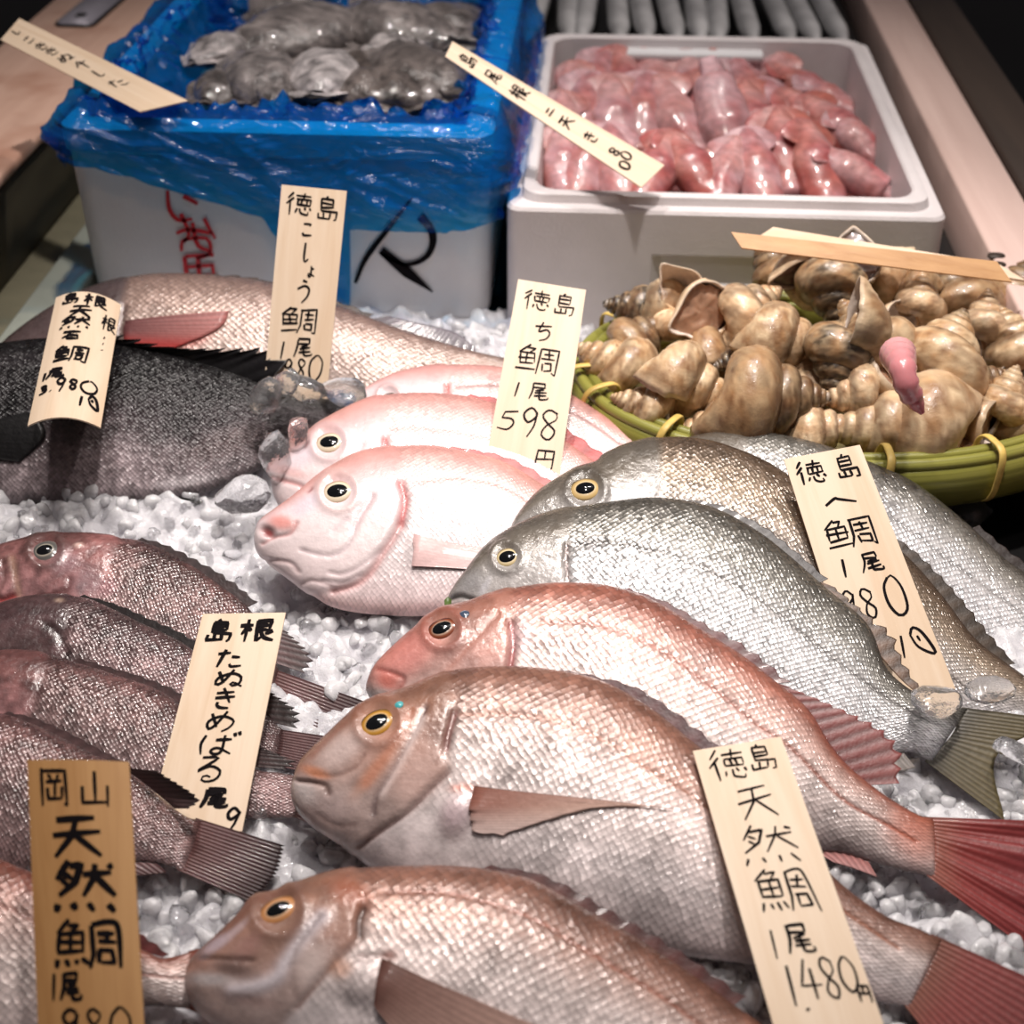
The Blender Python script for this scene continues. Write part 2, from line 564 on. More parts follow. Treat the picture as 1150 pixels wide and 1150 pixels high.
def make_fish(name, label, spec, dors, vent, gill=None, eye=None, feats=(), fins=(), tail=None, z0=0.014, tilt=24, roll=0, T=0.022,
              group=None, res=1.0, vis=True, cat="fish", tail_name="tail_fin"):
    f = Fish()
    vent_mid = vent[len(vent) // 2]
    p0 = at_z(*vent_mid, z0)
    a, b_ = math.radians(tilt), math.radians(roll)
    n = nrm([math.sin(b_), -math.sin(a) * math.cos(b_), math.cos(a) * math.cos(b_)])
    D = np.array([at_plane(x, y, p0, n) for x, y in dors])
    Vn = np.array([at_plane(x, y, p0, n) for x, y in vent])
    D = np.vstack([[(D[0] + Vn[0]) / 2 + (D[0] - Vn[0]) * 0.15], D])
    Vn = np.vstack([[(D[1] + Vn[0]) / 2 - (D[1] - Vn[0]) * 0.15], Vn])
    L = np.linalg.norm(np.diff(D, axis=0), axis=1).sum()
    N = int(np.clip(L / 0.0020 * res, 60, 260))
    dc, vc = catmull(D, N), catmull(Vn, N)
    mid, h = (dc + vc) / 2, (dc - vc) / 2
    H = np.linalg.norm(h, axis=1)
    u = np.linspace(0, 1, N)
    prof = np.sqrt(np.clip(1 - (1 - np.clip(u / 0.38, 0, 1)) ** 2, 0, 1)) * (1 - 0.80 * sstep(0.40, 1.0, u))
    t = np.minimum(T * (0.12 + 0.88 * prof), H * 0.93)
    t = t * (0.10 + 0.90 * np.sqrt(np.clip(1 - np.clip((u - 0.90) / 0.10, 0, 1) ** 2, 0, 1)))
    nv, nb = int(96 * (1 if res >= 1 else 0.6)), 20
    th = np.concatenate([np.linspace(0, math.pi, nv), np.linspace(math.pi, 2 * math.pi, nb + 2)[1:-1]])
    ct, st_ = np.cos(th), np.sin(th)
    thick = np.where(st_ >= 0, 1.0, 0.55) * np.sign(st_) * np.abs(st_) ** 0.92 * (1 + 0.14 * ct)
    P = mid[:, None] + h[:, None] * ct[None, :, None] + n * (t[:, None] * thick[None, :])[..., None]
    Mv = len(th)

    def normals(P):
        du = np.gradient(P, axis=0)
        dv = np.roll(P, -1, 1) - np.roll(P, 1, 1)
        nn = nrm(np.cross(du, dv))
        if np.dot(nn[N // 2, nv // 2], n) < 0:
            nn = -nn
        return nn
    NN = normals(P)
    pix = proj(P)
    front = (st_ >= -1e-6)[None, :] & np.ones((N, 1), bool)
    vf = np.broadcast_to((1 - ct) / 2, (N, Mv))
    col = stops(vf, spec["body"])
    hm = np.zeros((N, Mv))
    if gill is not None:
        g = np.asarray(gill, float)
        poly = np.vstack([g, [[-900, g[-1, 1] + 500]], [[-900, g[0, 1] - 500]]])
        sd = pdist(pix, g) * np.where(inside(pix, poly), 1, -1)
        hm = sstep(-7, 7, sd)
        col = col * (1 - hm[..., None]) + stops(vf, spec["head"]) * hm[..., None]
        P = P + NN * (np.where(front, 1, 0) * 0.0014 * sstep(-2, 9, sd))[..., None]
    scale = (1 - hm)
    big = fbm(P, 28, 3)[..., None]
    col = col * (1 + spec.get("mott", 0.10) * big)
    fine_ = fbm(P, spec.get("mf", 140), 9)[..., None]
    col = col * (1 + spec.get("mott2", 0.08) * fine_)
    disp = np.zeros((N, Mv))
    for ft in feats:
        k = ft[0]
        if k == "line":          # pts, width px, depth m, colour, alpha
            pts = catmull(np.asarray(ft[1], float), 40) if len(ft[1]) > 2 else ft[1]
            w = np.exp(-(pdist(pix, pts) / ft[2]) ** 2) * front
            disp -= ft[3] * w
            if ft[4] is not None:
                w = (w * ft[5])[..., None]
                col = col * (1 - w) + lin(ft[4]) * w
        elif k == "blob":        # x y rx ry angle colour alpha [height]
            _, x, y, rx, ry, an, c, al = ft[:8]
            ca, sa = math.cos(math.radians(an)), math.sin(math.radians(an))
            dx, dy = pix[..., 0] - x, pix[..., 1] - y
            q = ((dx * ca + dy * sa) / rx) ** 2 + ((-dx * sa + dy * ca) / ry) ** 2
            w = np.exp(-q ** 1.6) * front
            if len(ft) > 8:
                disp += ft[8] * w
            if c is not None:
                w = (w * al)[..., None]
                col = col * (1 - w) + lin(c) * w
        elif k == "nosc":
            _, x, y, rx, ry = ft
            q = ((pix[..., 0] - x) / rx) ** 2 + ((pix[..., 1] - y) / ry) ** 2
            scale = scale * (1 - np.exp(-q ** 1.6))
    if eye is not None:
        ex, ey, er = eye["c"][0], eye["c"][1], eye["r"]
        rr = np.hypot(pix[..., 0] - ex, pix[..., 1] - ey) / er
        disp += np.where(front, 0.0016 * np.exp(-((rr - 1.15) / 0.28) ** 2) - 0.0012 * np.exp(-(rr / 0.9) ** 4), 0)
        w = (0.55 * np.exp(-((rr - 1.18) / 0.22) ** 2) * front)[..., None]
        col = col * (1 - w) + lin(eye.get("rim", (0.35, 0.25, 0.2))) * w
    P = P + NN * disp[..., None]
    org = np.array([p0[0], p0[1], float(P[..., 2].min())])
    root = thing(name, label, cat, org, group)
    s = np.linspace(0, L, N)
    cell = spec["cell"]
    Um = np.broadcast_to((s / cell)[:, None], (N, Mv))
    Hm = 0.5 * H.max() + 0.5 * H
    Vm = (vf - 0.5) * 2 * Hm[:, None] / (cell * 0.92)
    F_ = [grid_faces(N, Mv, True, True), list(range(Mv)), [(N - 1) * Mv + i for i in range(Mv)][::-1]]
    mesh_obj("body", P, F_, spec["mat"], root, org, np.clip(col, 0, 1), np.stack([Um, Vm], -1), {"scale": scale})
    f.root, f.org, f.n, f.p0, f.P, f.NN, f.pix, f.front = root, org, n, p0, P, NN, pix, front

    def surf(x, y, off=0.0):
        d = (pix[:, :nv, 0] - x) ** 2 + (pix[:, :nv, 1] - y) ** 2
        i, j = np.unravel_index(np.argmin(d), d.shape)
        return P[i, j] + NN[i, j] * off, NN[i, j]

    def pl(x, y, off=0.0):
        return at_plane(x, y, p0 + n * off, n)
    f.surf, f.pl = surf, pl
    f.mid = lin(spec["body"][1][1]) * 0.9
    if eye is not None:
        c, nn = surf(*eye["c"])
        nn = nrm(nn * 0.6 + n * 0.4)
        dep = (c - CAM) @ FW
        R = eye["r"] * dep / F
        make_eye(root, org, c - nn * 0.0004, nn, R, eye.get("iris", (0.8, 0.65, 0.35)), eye.get("outer", (0.3, 0.22, 0.15)), eye.get("pr", 0.55), eye.get("asp", 1.0), eye.get("ang", 0.0))
        if "spot" in eye:        # reflected sheen near the eye, painted as a small coloured disc
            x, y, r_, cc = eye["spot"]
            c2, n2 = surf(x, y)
            make_disc("eye_sheen", root, org, c2, n2, r_ * dep / F, cc)
    if tail is not None:
        fins = list(fins) + [dict(name=tail_name, **tail)]
    for q in fins:
        make_fin(f, q)
    if vis:
        OUTLINES.append(np.array(list(dors) + list(vent)[::-1], float))
    return f


def frame(n):
    a = nrm(np.cross(n, [0.0, 0, 1.0]) if abs(n[2]) < 0.95 else np.cross(n, [0, 1.0, 0]))
    return a, np.cross(n, a)


def make_disc(nm, root, org, c, n, R, rgb):
    e1, e2 = frame(n)
    V, C = [], []
    for k in range(6):
        r = k / 5
        for j in range(16):
            a = 2 * math.pi * j / 16
            V.append(c + R * r * (math.cos(a) * e1 + math.sin(a) * e2) + n * (0.0012 * (1 - r * r) + 0.0001))
            C.append(lin(rgb))
    mesh_obj(nm, V, grid_faces(6, 16, True), M["iris"], root, org, C)


def make_eye(root, org, c, n, R, iris, outer, pr, asp, ang):
    # e1 along the picture's horizontal on the surface
    e1 = nrm(RT - n * np.dot(RT, n))
    e2 = np.cross(n, e1)
    ca, sa = math.cos(math.radians(ang)), math.sin(math.radians(ang))
    e1, e2 = e1 * ca + e2 * sa, (-e1 * sa + e2 * ca) * asp
    K, S = 14, 36
    V, C = [], []
    for k in range(K):
        r = k / (K - 1)
        for j in range(S):
            a = 2 * math.pi * j / S
            V.append(c + R * r * (math.cos(a) * e1 + math.sin(a) * e2) + n * (R * 0.26 * (1 - r * r) + 0.0003))
            w = sstep(0.72, 0.98, r)
            w2 = sstep(pr + 0.18, pr, r) * 0.35
            cc = lin(iris) * (1 - w) + lin(outer) * w
            C.append(cc * (1 - w2) + lin((1, 0.95, 0.85)) * w2 * 0.9)
    e = mesh_obj("eye", V, grid_faces(K, S, True), M["iris"], root, org, C)
    V = []
    for k in range(8):
        r = pr * k / 7
        for j in range(28):
            a = 2 * math.pi * j / 28
            V.append(c + R * r * (math.cos(a) * e1 * 1.08 + math.sin(a) * e2 * 0.96) + n * (R * 0.26 * (1 - r * r) + 0.0003 + 0.0008 * (1 - 0.9 * k / 7)))
    mesh_obj("pupil", V, grid_faces(8, 28, True), M["pupil"], e, org)


def make_fin(f, q):
    """q: name, base / tip pixel lines, rays, c0/c1 colours, surf (lies on the flank), off, lift, jag"""
    rays = q.get("rays", 12)
    K, R = rays * 4 + 1, 14
    if q["name"] == "tail_fin":
        bb, tt = np.array(q["base"], float), np.array(q["tip"], float)
        q = dict(q, base=bb - (tt.mean(0) - bb.mean(0)) * 0.07)
        OUTLINES.append(np.vstack([bb, tt[::-1]]))
    b2, t2 = catmull(np.array(q["base"], float), K), catmull(np.array(q["tip"], float), K)
    off, lift, jag = q.get("off", 0.0), q.get("lift", 0.0), q.get("jag", 0.0)
    ph = (np.arange(K) % 4) / 4.0
    jg = 1 - jag * (0.5 - 0.5 * np.cos(2 * math.pi * ph)) * (0.7 + 0.6 * rng.random(K))
    c0, c1 = lin(q["c0"]), lin(q["c1"])
    rows = np.linspace(0, 1, R)
    X = np.zeros((K, R, 3))
    NNm = np.zeros((K, R, 3))
    C = np.zeros((K, R, 3))
    for k in range(K):
        for j, r in enumerate(rows):
            p = b2[k] + (t2[k] - b2[k]) * r * jg[k]
            if q.get("surf"):
                P_, nn = f.surf(p[0], p[1], 0.0012 + 0.0022 * (1 - r) * q.get("puff", 1))
            else:
                P_, nn = f.pl(p[0], p[1], off + lift * r), f.n
            X[k, j] = P_ + nn * (q.get("ridge", 0.00012 if "dorsal" in q["name"] else 0.00028) * math.cos(2 * math.pi * ph[k]) + q.get("wave", 0.0) * math.sin(k * 0.35 + 1.5 * r) * r)
            NNm[k, j] = nn
            s = 0.5 + 0.5 * math.cos(2 * math.pi * ph[k])
            cb = (c0 * (1 - r) + c1 * r)
            if q["name"] == "tail_fin":
                w0 = 0.75 * (1 - sstep(0.04, 0.34, r))
                cb = cb * (1 - w0) + f.mid * w0
            if "c2" in q:
                w0 = sstep(0.35, 1.0, k / (K - 1))
                cb = cb * (1 - w0) + lin(q["c2"]) * w0
            C[k, j] = cb * (1 - q.get("stripe", 0.35) * (1 - s))
    if q.get("surf"):
        for _ in range(6):
            for e in (0, -1):
                X[e, 1:-1] = (X[e, 1:-1] * 2 + X[e, :-2] + X[e, 2:]) / 4
                X[1:-1, e] = (X[1:-1, e] * 2 + X[:-2, e] + X[2:, e]) / 4
            X[1:-1, 1:-1] = (X[1:-1, 1:-1] * 2 + X[:-2, 1:-1] + X[2:, 1:-1] + X[1:-1, :-2] + X[1:-1, 2:]) / 6
    th = q.get("th", 0.0007)
    ring = np.concatenate([X + NNm * th * 0.5, X[:, ::-1] - NNm[:, ::-1] * th * 0.5], axis=1)
    cc = np.concatenate([C, C[:, ::-1]], axis=1)
    o = mesh_obj(q["name"], ring, grid_faces(K, 2 * R, True), M["fin"], f.root, f.org, np.clip(cc, 0, 1))
    if q.get("knob"):
        pass
    return o


S_MADAI = dict(mat=M["skin_madai"], cell=0.0058,
               body=[(0, (0.40, 0.26, 0.21)), (0.09, (0.53, 0.37, 0.31)), (0.24, (0.70, 0.56, 0.51)), (0.42, (0.89, 0.82, 0.80)), (0.7, (0.85, 0.80, 0.795)), (1, (0.68, 0.62, 0.62))],  # pale flank, its middle stop whitened further to carry the highlight
               head=[(0, (0.47, 0.32, 0.26)), (0.2, (0.60, 0.44, 0.37)), (0.45, (0.69, 0.54, 0.49)), (0.7, (0.70, 0.61, 0.585)), (1, (0.64, 0.56, 0.545))], mott=0.30, mott2=0.22)
S_MADAI_RED = dict(S_MADAI, body=[(0, (0.46, 0.25, 0.20)), (0.10, (0.60, 0.38, 0.32)), (0.26, (0.78, 0.64, 0.60)), (0.5, (0.88, 0.81, 0.79)), (0.8, (0.74, 0.68, 0.67)), (1, (0.40, 0.34, 0.34))],
                   head=[(0, (0.54, 0.34, 0.28)), (0.2, (0.66, 0.46, 0.40)), (0.45, (0.77, 0.58, 0.54)), (0.7, (0.80, 0.67, 0.64)), (1, (0.75, 0.65, 0.63))])
S_CHIDAI = dict(mat=M["skin_chidai"], cell=0.0044,
                body=[(0, (0.76, 0.50, 0.46)), (0.10, (0.82, 0.62, 0.59)), (0.24, (0.88, 0.78, 0.77)), (0.45, (0.85, 0.80, 0.80)), (0.8, (0.86, 0.80, 0.80)), (0.93, (0.92, 0.83, 0.83)), (1, (0.86, 0.72, 0.71))],
                head=[(0, (0.74, 0.48, 0.44)), (0.16, (0.81, 0.62, 0.60)), (0.36, (0.86, 0.78, 0.79)), (0.6, (0.89, 0.83, 0.83)), (1, (0.88, 0.80, 0.80))], mott=0.05, mott2=0.05)
S_HEDAI = dict(mat=M["skin_hedai"], cell=0.0048,
               body=[(0, (0.22, 0.21, 0.19)), (0.09, (0.36, 0.345, 0.32)), (0.24, (0.57, 0.555, 0.53)), (0.46, (0.82, 0.81, 0.81)), (0.8, (0.85, 0.84, 0.85)), (1, (0.74, 0.73, 0.74))],
               head=[(0, (0.25, 0.225, 0.195)), (0.25, (0.42, 0.39, 0.355)), (0.5, (0.66, 0.64, 0.63)), (0.8, (0.74, 0.71, 0.70)), (1, (0.74, 0.70, 0.69))], mott=0.14, mott2=0.12)
S_HEDAI_WARM = dict(S_HEDAI, body=[(0, (0.25, 0.20, 0.17)), (0.10, (0.40, 0.33, 0.27)), (0.30, (0.62, 0.55, 0.48)), (0.5, (0.74, 0.70, 0.67)), (0.8, (0.76, 0.74, 0.74)), (1, (0.70, 0.68, 0.69))])
S_ROCK = dict(mat=M["skin_rock"], cell=0.0036,
              body=[(0, (0.30, 0.195, 0.19)), (0.12, (0.40, 0.275, 0.265)), (0.4, (0.52, 0.405, 0.395)), (0.7, (0.57, 0.47, 0.465)), (1, (0.50, 0.41, 0.41))],
              head=[(0, (0.40, 0.25, 0.24)), (0.3, (0.52, 0.35, 0.34)), (0.6, (0.60, 0.43, 0.43)), (1, (0.62, 0.45, 0.45))], mott=0.42, mott2=0.45, mf=190)
S_ROCK_DARK = dict(S_ROCK, body=[(0, (0.24, 0.165, 0.165)), (0.12, (0.32, 0.23, 0.23)), (0.4, (0.46, 0.36, 0.36)), (0.7, (0.55, 0.46, 0.46)), (1, (0.5, 0.41, 0.41))],
                   head=[(0, (0.24, 0.17, 0.17)), (0.3, (0.28, 0.20, 0.205)), (0.6, (0.33, 0.25, 0.25)), (1, (0.4, 0.3, 0.3))])
S_BLACK = dict(mat=M["skin_black"], cell=0.0040,
               body=[(0, (0.05, 0.045, 0.05)), (0.3, (0.10, 0.085, 0.09)), (0.55, (0.20, 0.17, 0.18)), (0.8, (0.42, 0.375, 0.385)), (0.95, (0.56, 0.51, 0.52)), (1, (0.40, 0.36, 0.37))],
               head=[(0, (0.12, 0.11, 0.12)), (1, (0.3, 0.27, 0.28))], mott=0.6, mott2=0.35)
S_GRUNT = dict(mat=M["skin_grunt"], cell=0.0066,
               body=[(0, (0.40, 0.32, 0.295)), (0.12, (0.54, 0.44, 0.40)), (0.35, (0.68, 0.575, 0.53)), (0.7, (0.76, 0.67, 0.63)), (1, (0.74, 0.66, 0.63))],
               head=[(0, (0.27, 0.225, 0.22)), (0.5, (0.38, 0.31, 0.31)), (1, (0.5, 0.42, 0.4))], mott=0.14, mott2=0.1)
PINKFIN = dict(c0=(0.66, 0.36, 0.35), c1=(0.70, 0.42, 0.42))

# --- three red sea bream beside the 1,480 yen tag, front to back: C, B, A (and D half hidden) ---
RED = (0.55, 0.10, 0.10)
A = make_fish("sea_bream", "copper-red bream with orange-rimmed eye and red tail, behind the yellow-eyed bream", S_MADAI_RED,
    dors=[(415, 767), (425, 750), (450, 725), (477, 702), (502, 687), (530, 679), (554, 670), (589, 661), (630, 657), (676, 659), (714, 668), (745, 682), (780, 704), (830, 735), (868, 764), (907, 797), (934, 840), (959, 867), (993, 893), (1028, 914), (1049, 920)],
    vent=[(414, 776), (424, 790), (455, 808), (520, 850), (620, 905), (720, 935), (820, 952), (900, 957), (945, 958), (1000, 975), (1050, 985)],
    gill=[(585, 640), (574, 672), (573, 703), (576, 724), (572, 749), (562, 790), (525, 850), (490, 900)],
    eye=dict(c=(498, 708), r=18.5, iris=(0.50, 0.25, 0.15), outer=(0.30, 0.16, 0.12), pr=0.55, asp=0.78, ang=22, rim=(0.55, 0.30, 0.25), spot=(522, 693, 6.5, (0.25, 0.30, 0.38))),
    feats=[("blob", 455, 738, 42, 22, -38, (0.83, 0.50, 0.47), 0.6), ("line", [(426, 752), (443, 757), (454, 763), (449, 775)], 3, 0.0012, (0.55, 0.22, 0.18), 0.6),
           ("blob", 437, 766, 14, 9, 20, (0.78, 0.38, 0.32), 0.7), ("blob", 428, 782, 18, 8, 10, (0.80, 0.75, 0.74), 0.85),
           ("line", [(560, 690), (540, 712), (520, 733), (500, 758)], 3.5, 0.0008, (0.66, 0.44, 0.38), 0.5),
           ("line", [(574, 700), (577, 722), (573, 752)], 4.5, 0.002, RED, 0.85), ("blob", 585, 715, 12, 22, 0, (0.78, 0.68, 0.70), 0.5),
           ("line", [(603, 699), (658, 699), (693, 708), (728, 722), (763, 743), (785, 760), (820, 788), (854, 816), (889, 840), (945, 896), (993, 924), (1030, 945)], 2.4, 0.0009, (0.55, 0.28, 0.20), 0.9),
           ("blob", 1030, 940, 40, 26, 30, (0.74, 0.40, 0.30), 0.7)],
    fins=[dict(name="dorsal_fin", base=[(700, 664), (745, 684), (780, 706), (830, 737), (872, 768)], tip=[(706, 660), (752, 677), (792, 700), (842, 728), (888, 766)], rays=9, c0=(0.40, 0.19, 0.19), c1=(0.34, 0.15, 0.16), jag=0.28),
          dict(name="soft_dorsal_fin", base=[(868, 766), (905, 799), (932, 841), (955, 868), (972, 882)], tip=[(886, 772), (935, 792), (985, 815), (1012, 842), (1010, 880)], rays=11, c0=(0.46, 0.22, 0.21), c1=(0.56, 0.34, 0.33), ridge=0.00015, jag=0.14, stripe=0.55 ),
          dict(name="anal_fin", base=[(915, 955), (945, 957), (975, 968)], tip=[(935, 968), (958, 975), (985, 985)], rays=6, c0=(0.7, 0.45, 0.43), c1=(0.74, 0.55, 0.54))],
    tail=dict(base=[(1046, 921), (1056, 950), (1048, 985)], tip=[(1215, 925), (1160, 985), (1195, 1095)], rays=16, c0=(0.54, 0.22, 0.20), c1=(0.50, 0.22, 0.23), stripe=0.3, wave=0.002 ),
    roll=-4, T=0.024)

B = make_fish("sea_bream", "pinkish-brown bream with a yellow-ringed eye, partly under the tag priced 1,480", S_MADAI,
    dors=[(336, 870), (342, 860), (350, 850), (377, 824), (402, 802), (437, 784), (464, 775), (489, 764), (520, 754), (575, 751), (623, 755), (676, 767), (728, 795), (780, 836), (830, 875), (885, 930), (941, 990), (993, 1028), (1028, 1042), (1058, 1056)],
    vent=[(330, 889), (334, 906), (353, 927), (388, 950), (416, 975), (480, 1010), (560, 1045), (650, 1068), (733, 1070), (785, 1076), (850, 1085), (930, 1108), (985, 1124), (1022, 1130)],
    gill=[(500, 730), (507, 765), (511, 792), (506, 822), (500, 842), (505, 862), (500, 872), (484, 886), (458, 912), (427, 934), (406, 952), (385, 990)],
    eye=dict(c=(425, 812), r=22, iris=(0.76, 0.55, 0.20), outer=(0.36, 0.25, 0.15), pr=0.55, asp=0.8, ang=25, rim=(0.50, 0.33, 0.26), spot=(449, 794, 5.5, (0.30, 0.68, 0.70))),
    feats=[("blob", 385, 842, 36, 17, -35, (0.80, 0.72, 0.70), 0.8), ("line", [(352, 870), (376, 872), (400, 862), (410, 848)], 2.5, 0.0006, (0.45, 0.33, 0.29), 0.5), ("line", [(352, 850), (380, 822), (404, 802)], 4, 0, (0.55, 0.36, 0.30), 0.55), ("blob", 356, 868, 16, 6, 18, (0.80, 0.52, 0.38), 0.85), ("blob", 342, 890, 18, 13, 30, (0.84, 0.79, 0.78), 0.9), ("blob", 375, 905, 26, 16, 20, (0.74, 0.66, 0.65), 0.6),
           ("line", [(336, 877), (352, 879), (366, 883), (370, 892)], 2.6, 0.0018, (0.36, 0.24, 0.21), 0.75), ("blob", 420, 868, 34, 9, -50, (0.76, 0.52, 0.40), 0.55),
           ("line", [(479, 795), (468, 820), (458, 839), (435, 878), (423, 897), (420, 915)], 3.2, 0.0016, (0.36, 0.29, 0.29), 0.8), ("line", [(476, 808), (452, 856), (430, 893)], 4, -0.0008, (0.88, 0.80, 0.78), 0.8), ("line", [(464, 800), (440, 840), (412, 880)], 6, 0, (0.74, 0.47, 0.36), 0.55), ("blob", 470, 870, 26, 40, 35, (0.82, 0.68, 0.64), 0.55), ("line", [(450, 780), (480, 770), (515, 765)], 12, 0, (0.42, 0.28, 0.22), 0.5),
           ("line", [(358, 914), (377, 926), (400, 927)], 3, 0.0004, (0.52, 0.42, 0.40), 0.4),
           ("line", [(511, 800), (504, 822), (501, 842)], 3.5, 0.002, (0.45, 0.22, 0.2), 0.8), ("line", [(504, 866), (484, 886), (458, 912), (427, 934), (404, 951)], 2.6, 0.0016, (0.42, 0.30, 0.28), 0.75),
           ("blob", 513, 915, 18, 24, 20, (0.74, 0.64, 0.66), 0.75, 0.004), ("blob", 520, 885, 16, 5, 0, (0.80, 0.42, 0.30), 0.7),
           ("line", [(519, 802), (571, 802), (623, 809), (658, 821), (693, 840), (728, 863), (776, 892), (850, 950), (930, 1010), (1010, 1065)], 2.4, 0.0009, (0.58, 0.36, 0.26), 0.9),
           ("nosc", 470, 950, 70, 60)],
    fins=[dict(name="dorsal_fin", base=[(600, 754), (648, 762), (710, 785), (780, 836), (860, 903)], tip=[(610, 751), (660, 757), (724, 776), (794, 826), (874, 893)], rays=11, c0=(0.38, 0.22, 0.22), c1=(0.30, 0.16, 0.17), jag=0.22),
          dict(name="pectoral_fin", base=[(534, 884), (529, 908), (532, 936)], tip=[(758, 908), (670, 908), (566, 937)], c0=(0.58, 0.38, 0.33), c1=(0.82, 0.68, 0.62), surf=True, stripe=0.25, rays=18, ridge=0.00012, puff=0.3, c2=(0.82, 0.72, 0.69)),
          dict(name="anal_fin", base=[(850, 1084), (900, 1098), (950, 1113)], tip=[(870, 1100), (920, 1118), (968, 1128)], rays=8, c0=(0.7, 0.5, 0.48), c1=(0.7, 0.5, 0.48))],
    tail=dict(base=[(1055, 1056), (1044, 1092), (1020, 1130)], tip=[(1215, 1125), (1165, 1185), (1120, 1260)], rays=16, c0=(0.58, 0.31, 0.29), c1=(0.50, 0.26, 0.26), stripe=0.35 ),
    roll=-4, T=0.027)

Cf = make_fish("sea_bream", "bronze-cheeked sea bream with an amber eye, nearest the viewer at the bottom edge", S_MADAI,
    dors=[(212, 1093), (221, 1077), (245, 1056), (270, 1032), (290, 1012), (322, 1001), (350, 990), (381, 981), (416, 976), (461, 974), (506, 974), (548, 978), (583, 985), (602, 991), (636, 1009), (667, 1027), (706, 1048), (746, 1074), (785, 1100), (824, 1129), (870, 1160), (930, 1205), (980, 1230), (1010, 1240)],
    vent=[(211, 1103), (213, 1116), (224, 1134), (246, 1152), (300, 1190), (400, 1240), (550, 1285), (700, 1300), (850, 1290), (930, 1285), (975, 1290)],
    gill=[(400, 950), (405, 990), (409, 1010), (408, 1023), (404, 1040), (406, 1054), (378, 1080), (359, 1101), (334, 1132), (322, 1146), (300, 1185)],
    eye=dict(c=(313, 1024), r=25, iris=(0.80, 0.56, 0.36), outer=(0.46, 0.30, 0.18), pr=0.50, asp=0.68, ang=22, rim=(0.48, 0.34, 0.29)),
    feats=[("line", [(262, 1112), (290, 1108), (312, 1098), (322, 1082), (334, 1066), (350, 1045), (363, 1031)], 9, -0.0012, (0.84, 0.80, 0.82), 0.9), ("line", [(322, 1001), (290, 1014), (255, 1048), (225, 1078)], 5, 0, (0.50, 0.34, 0.29), 0.5),
           ("line", [(362, 1029), (345, 1052), (333, 1070), (328, 1095), (333, 1120)], 2.6, 0.0012, (0.42, 0.33, 0.32), 0.6), ("blob", 352, 1085, 22, 30, 25, (0.84, 0.77, 0.75), 0.7),
           ("line", [(227, 1077), (243, 1077), (257, 1078), (285, 1079)], 2.6, 0.0014, (0.30, 0.22, 0.2), 0.7), ("blob", 262, 1088, 24, 9, 15, (0.38, 0.30, 0.28), 0.75), ("blob", 237, 1100, 26, 7, 4, (0.80, 0.76, 0.76), 0.9),
           ("blob", 285, 1063, 22, 13, -20, (0.60, 0.44, 0.41), 0.7), ("blob", 245, 1062, 22, 6, -35, (0.78, 0.72, 0.76), 0.7), ("blob", 268, 1045, 18, 4, -42, (0.78, 0.70, 0.72), 0.6), ("blob", 310, 1055, 14, 38, 40, (0.56, 0.44, 0.38), 0.55),
           ("blob", 280, 1122, 40, 8, 10, (0.55, 0.44, 0.42), 0.6),
           ("blob", 395, 1005, 26, 16, 20, (0.66, 0.38, 0.28), 0.7), ("blob", 345, 985, 40, 8, -15, (0.50, 0.36, 0.29), 0.6), ("line", [(408, 1020), (403, 1035), (404, 1050)], 4.5, 0.0025, (0.16, 0.09, 0.08), 0.9),
           ("line", [(404, 1054), (378, 1080), (359, 1101), (334, 1132)], 2.6, 0.0014, (0.50, 0.36, 0.32), 0.7), ("line", [(400, 1075), (430, 1074), (440, 1078)], 2.5, 0.0015, (0.35, 0.18, 0.15), 0.8), ("blob", 438, 1072, 10, 6, 0, (0.55, 0.25, 0.15), 0.7),
           ("blob", 407, 1103, 24, 22, 10, (0.82, 0.76, 0.75), 0.85, 0.004), ("blob", 383, 1088, 14, 12, 0, (0.80, 0.56, 0.42), 0.6),
           ("line", [(430, 1002), (496, 1002), (548, 1013), (600, 1031), (640, 1056), (680, 1080), (746, 1121), (820, 1175), (900, 1225)], 2.4, 0.0009, (0.58, 0.34, 0.26), 0.9), ("nosc", 330, 1170, 80, 50)],
    fins=[dict(name="dorsal_fin", base=[(540, 977), (602, 991), (667, 1027), (746, 1074), (824, 1129)], tip=[(552, 971), (616, 984), (681, 1019), (760, 1065), (838, 1119)], rays=11, c0=(0.40, 0.24, 0.22), c1=(0.30, 0.17, 0.17), jag=0.22),
          dict(name="pectoral_fin", base=[(430, 1078), (424, 1105), (420, 1130)], tip=[(612, 1158), (550, 1176), (450, 1165)], rays=12, c0=(0.44, 0.30, 0.27), c1=(0.78, 0.64, 0.59), surf=True, stripe=0.25, ridge=0.00012)],
    tail=dict(base=[(1008, 1240), (995, 1265), (975, 1290)], tip=[(1120, 1275), (1080, 1320), (1040, 1380)], rays=14, c0=(0.66, 0.38, 0.36), c1=(0.60, 0.34, 0.34)),
    T=0.027)

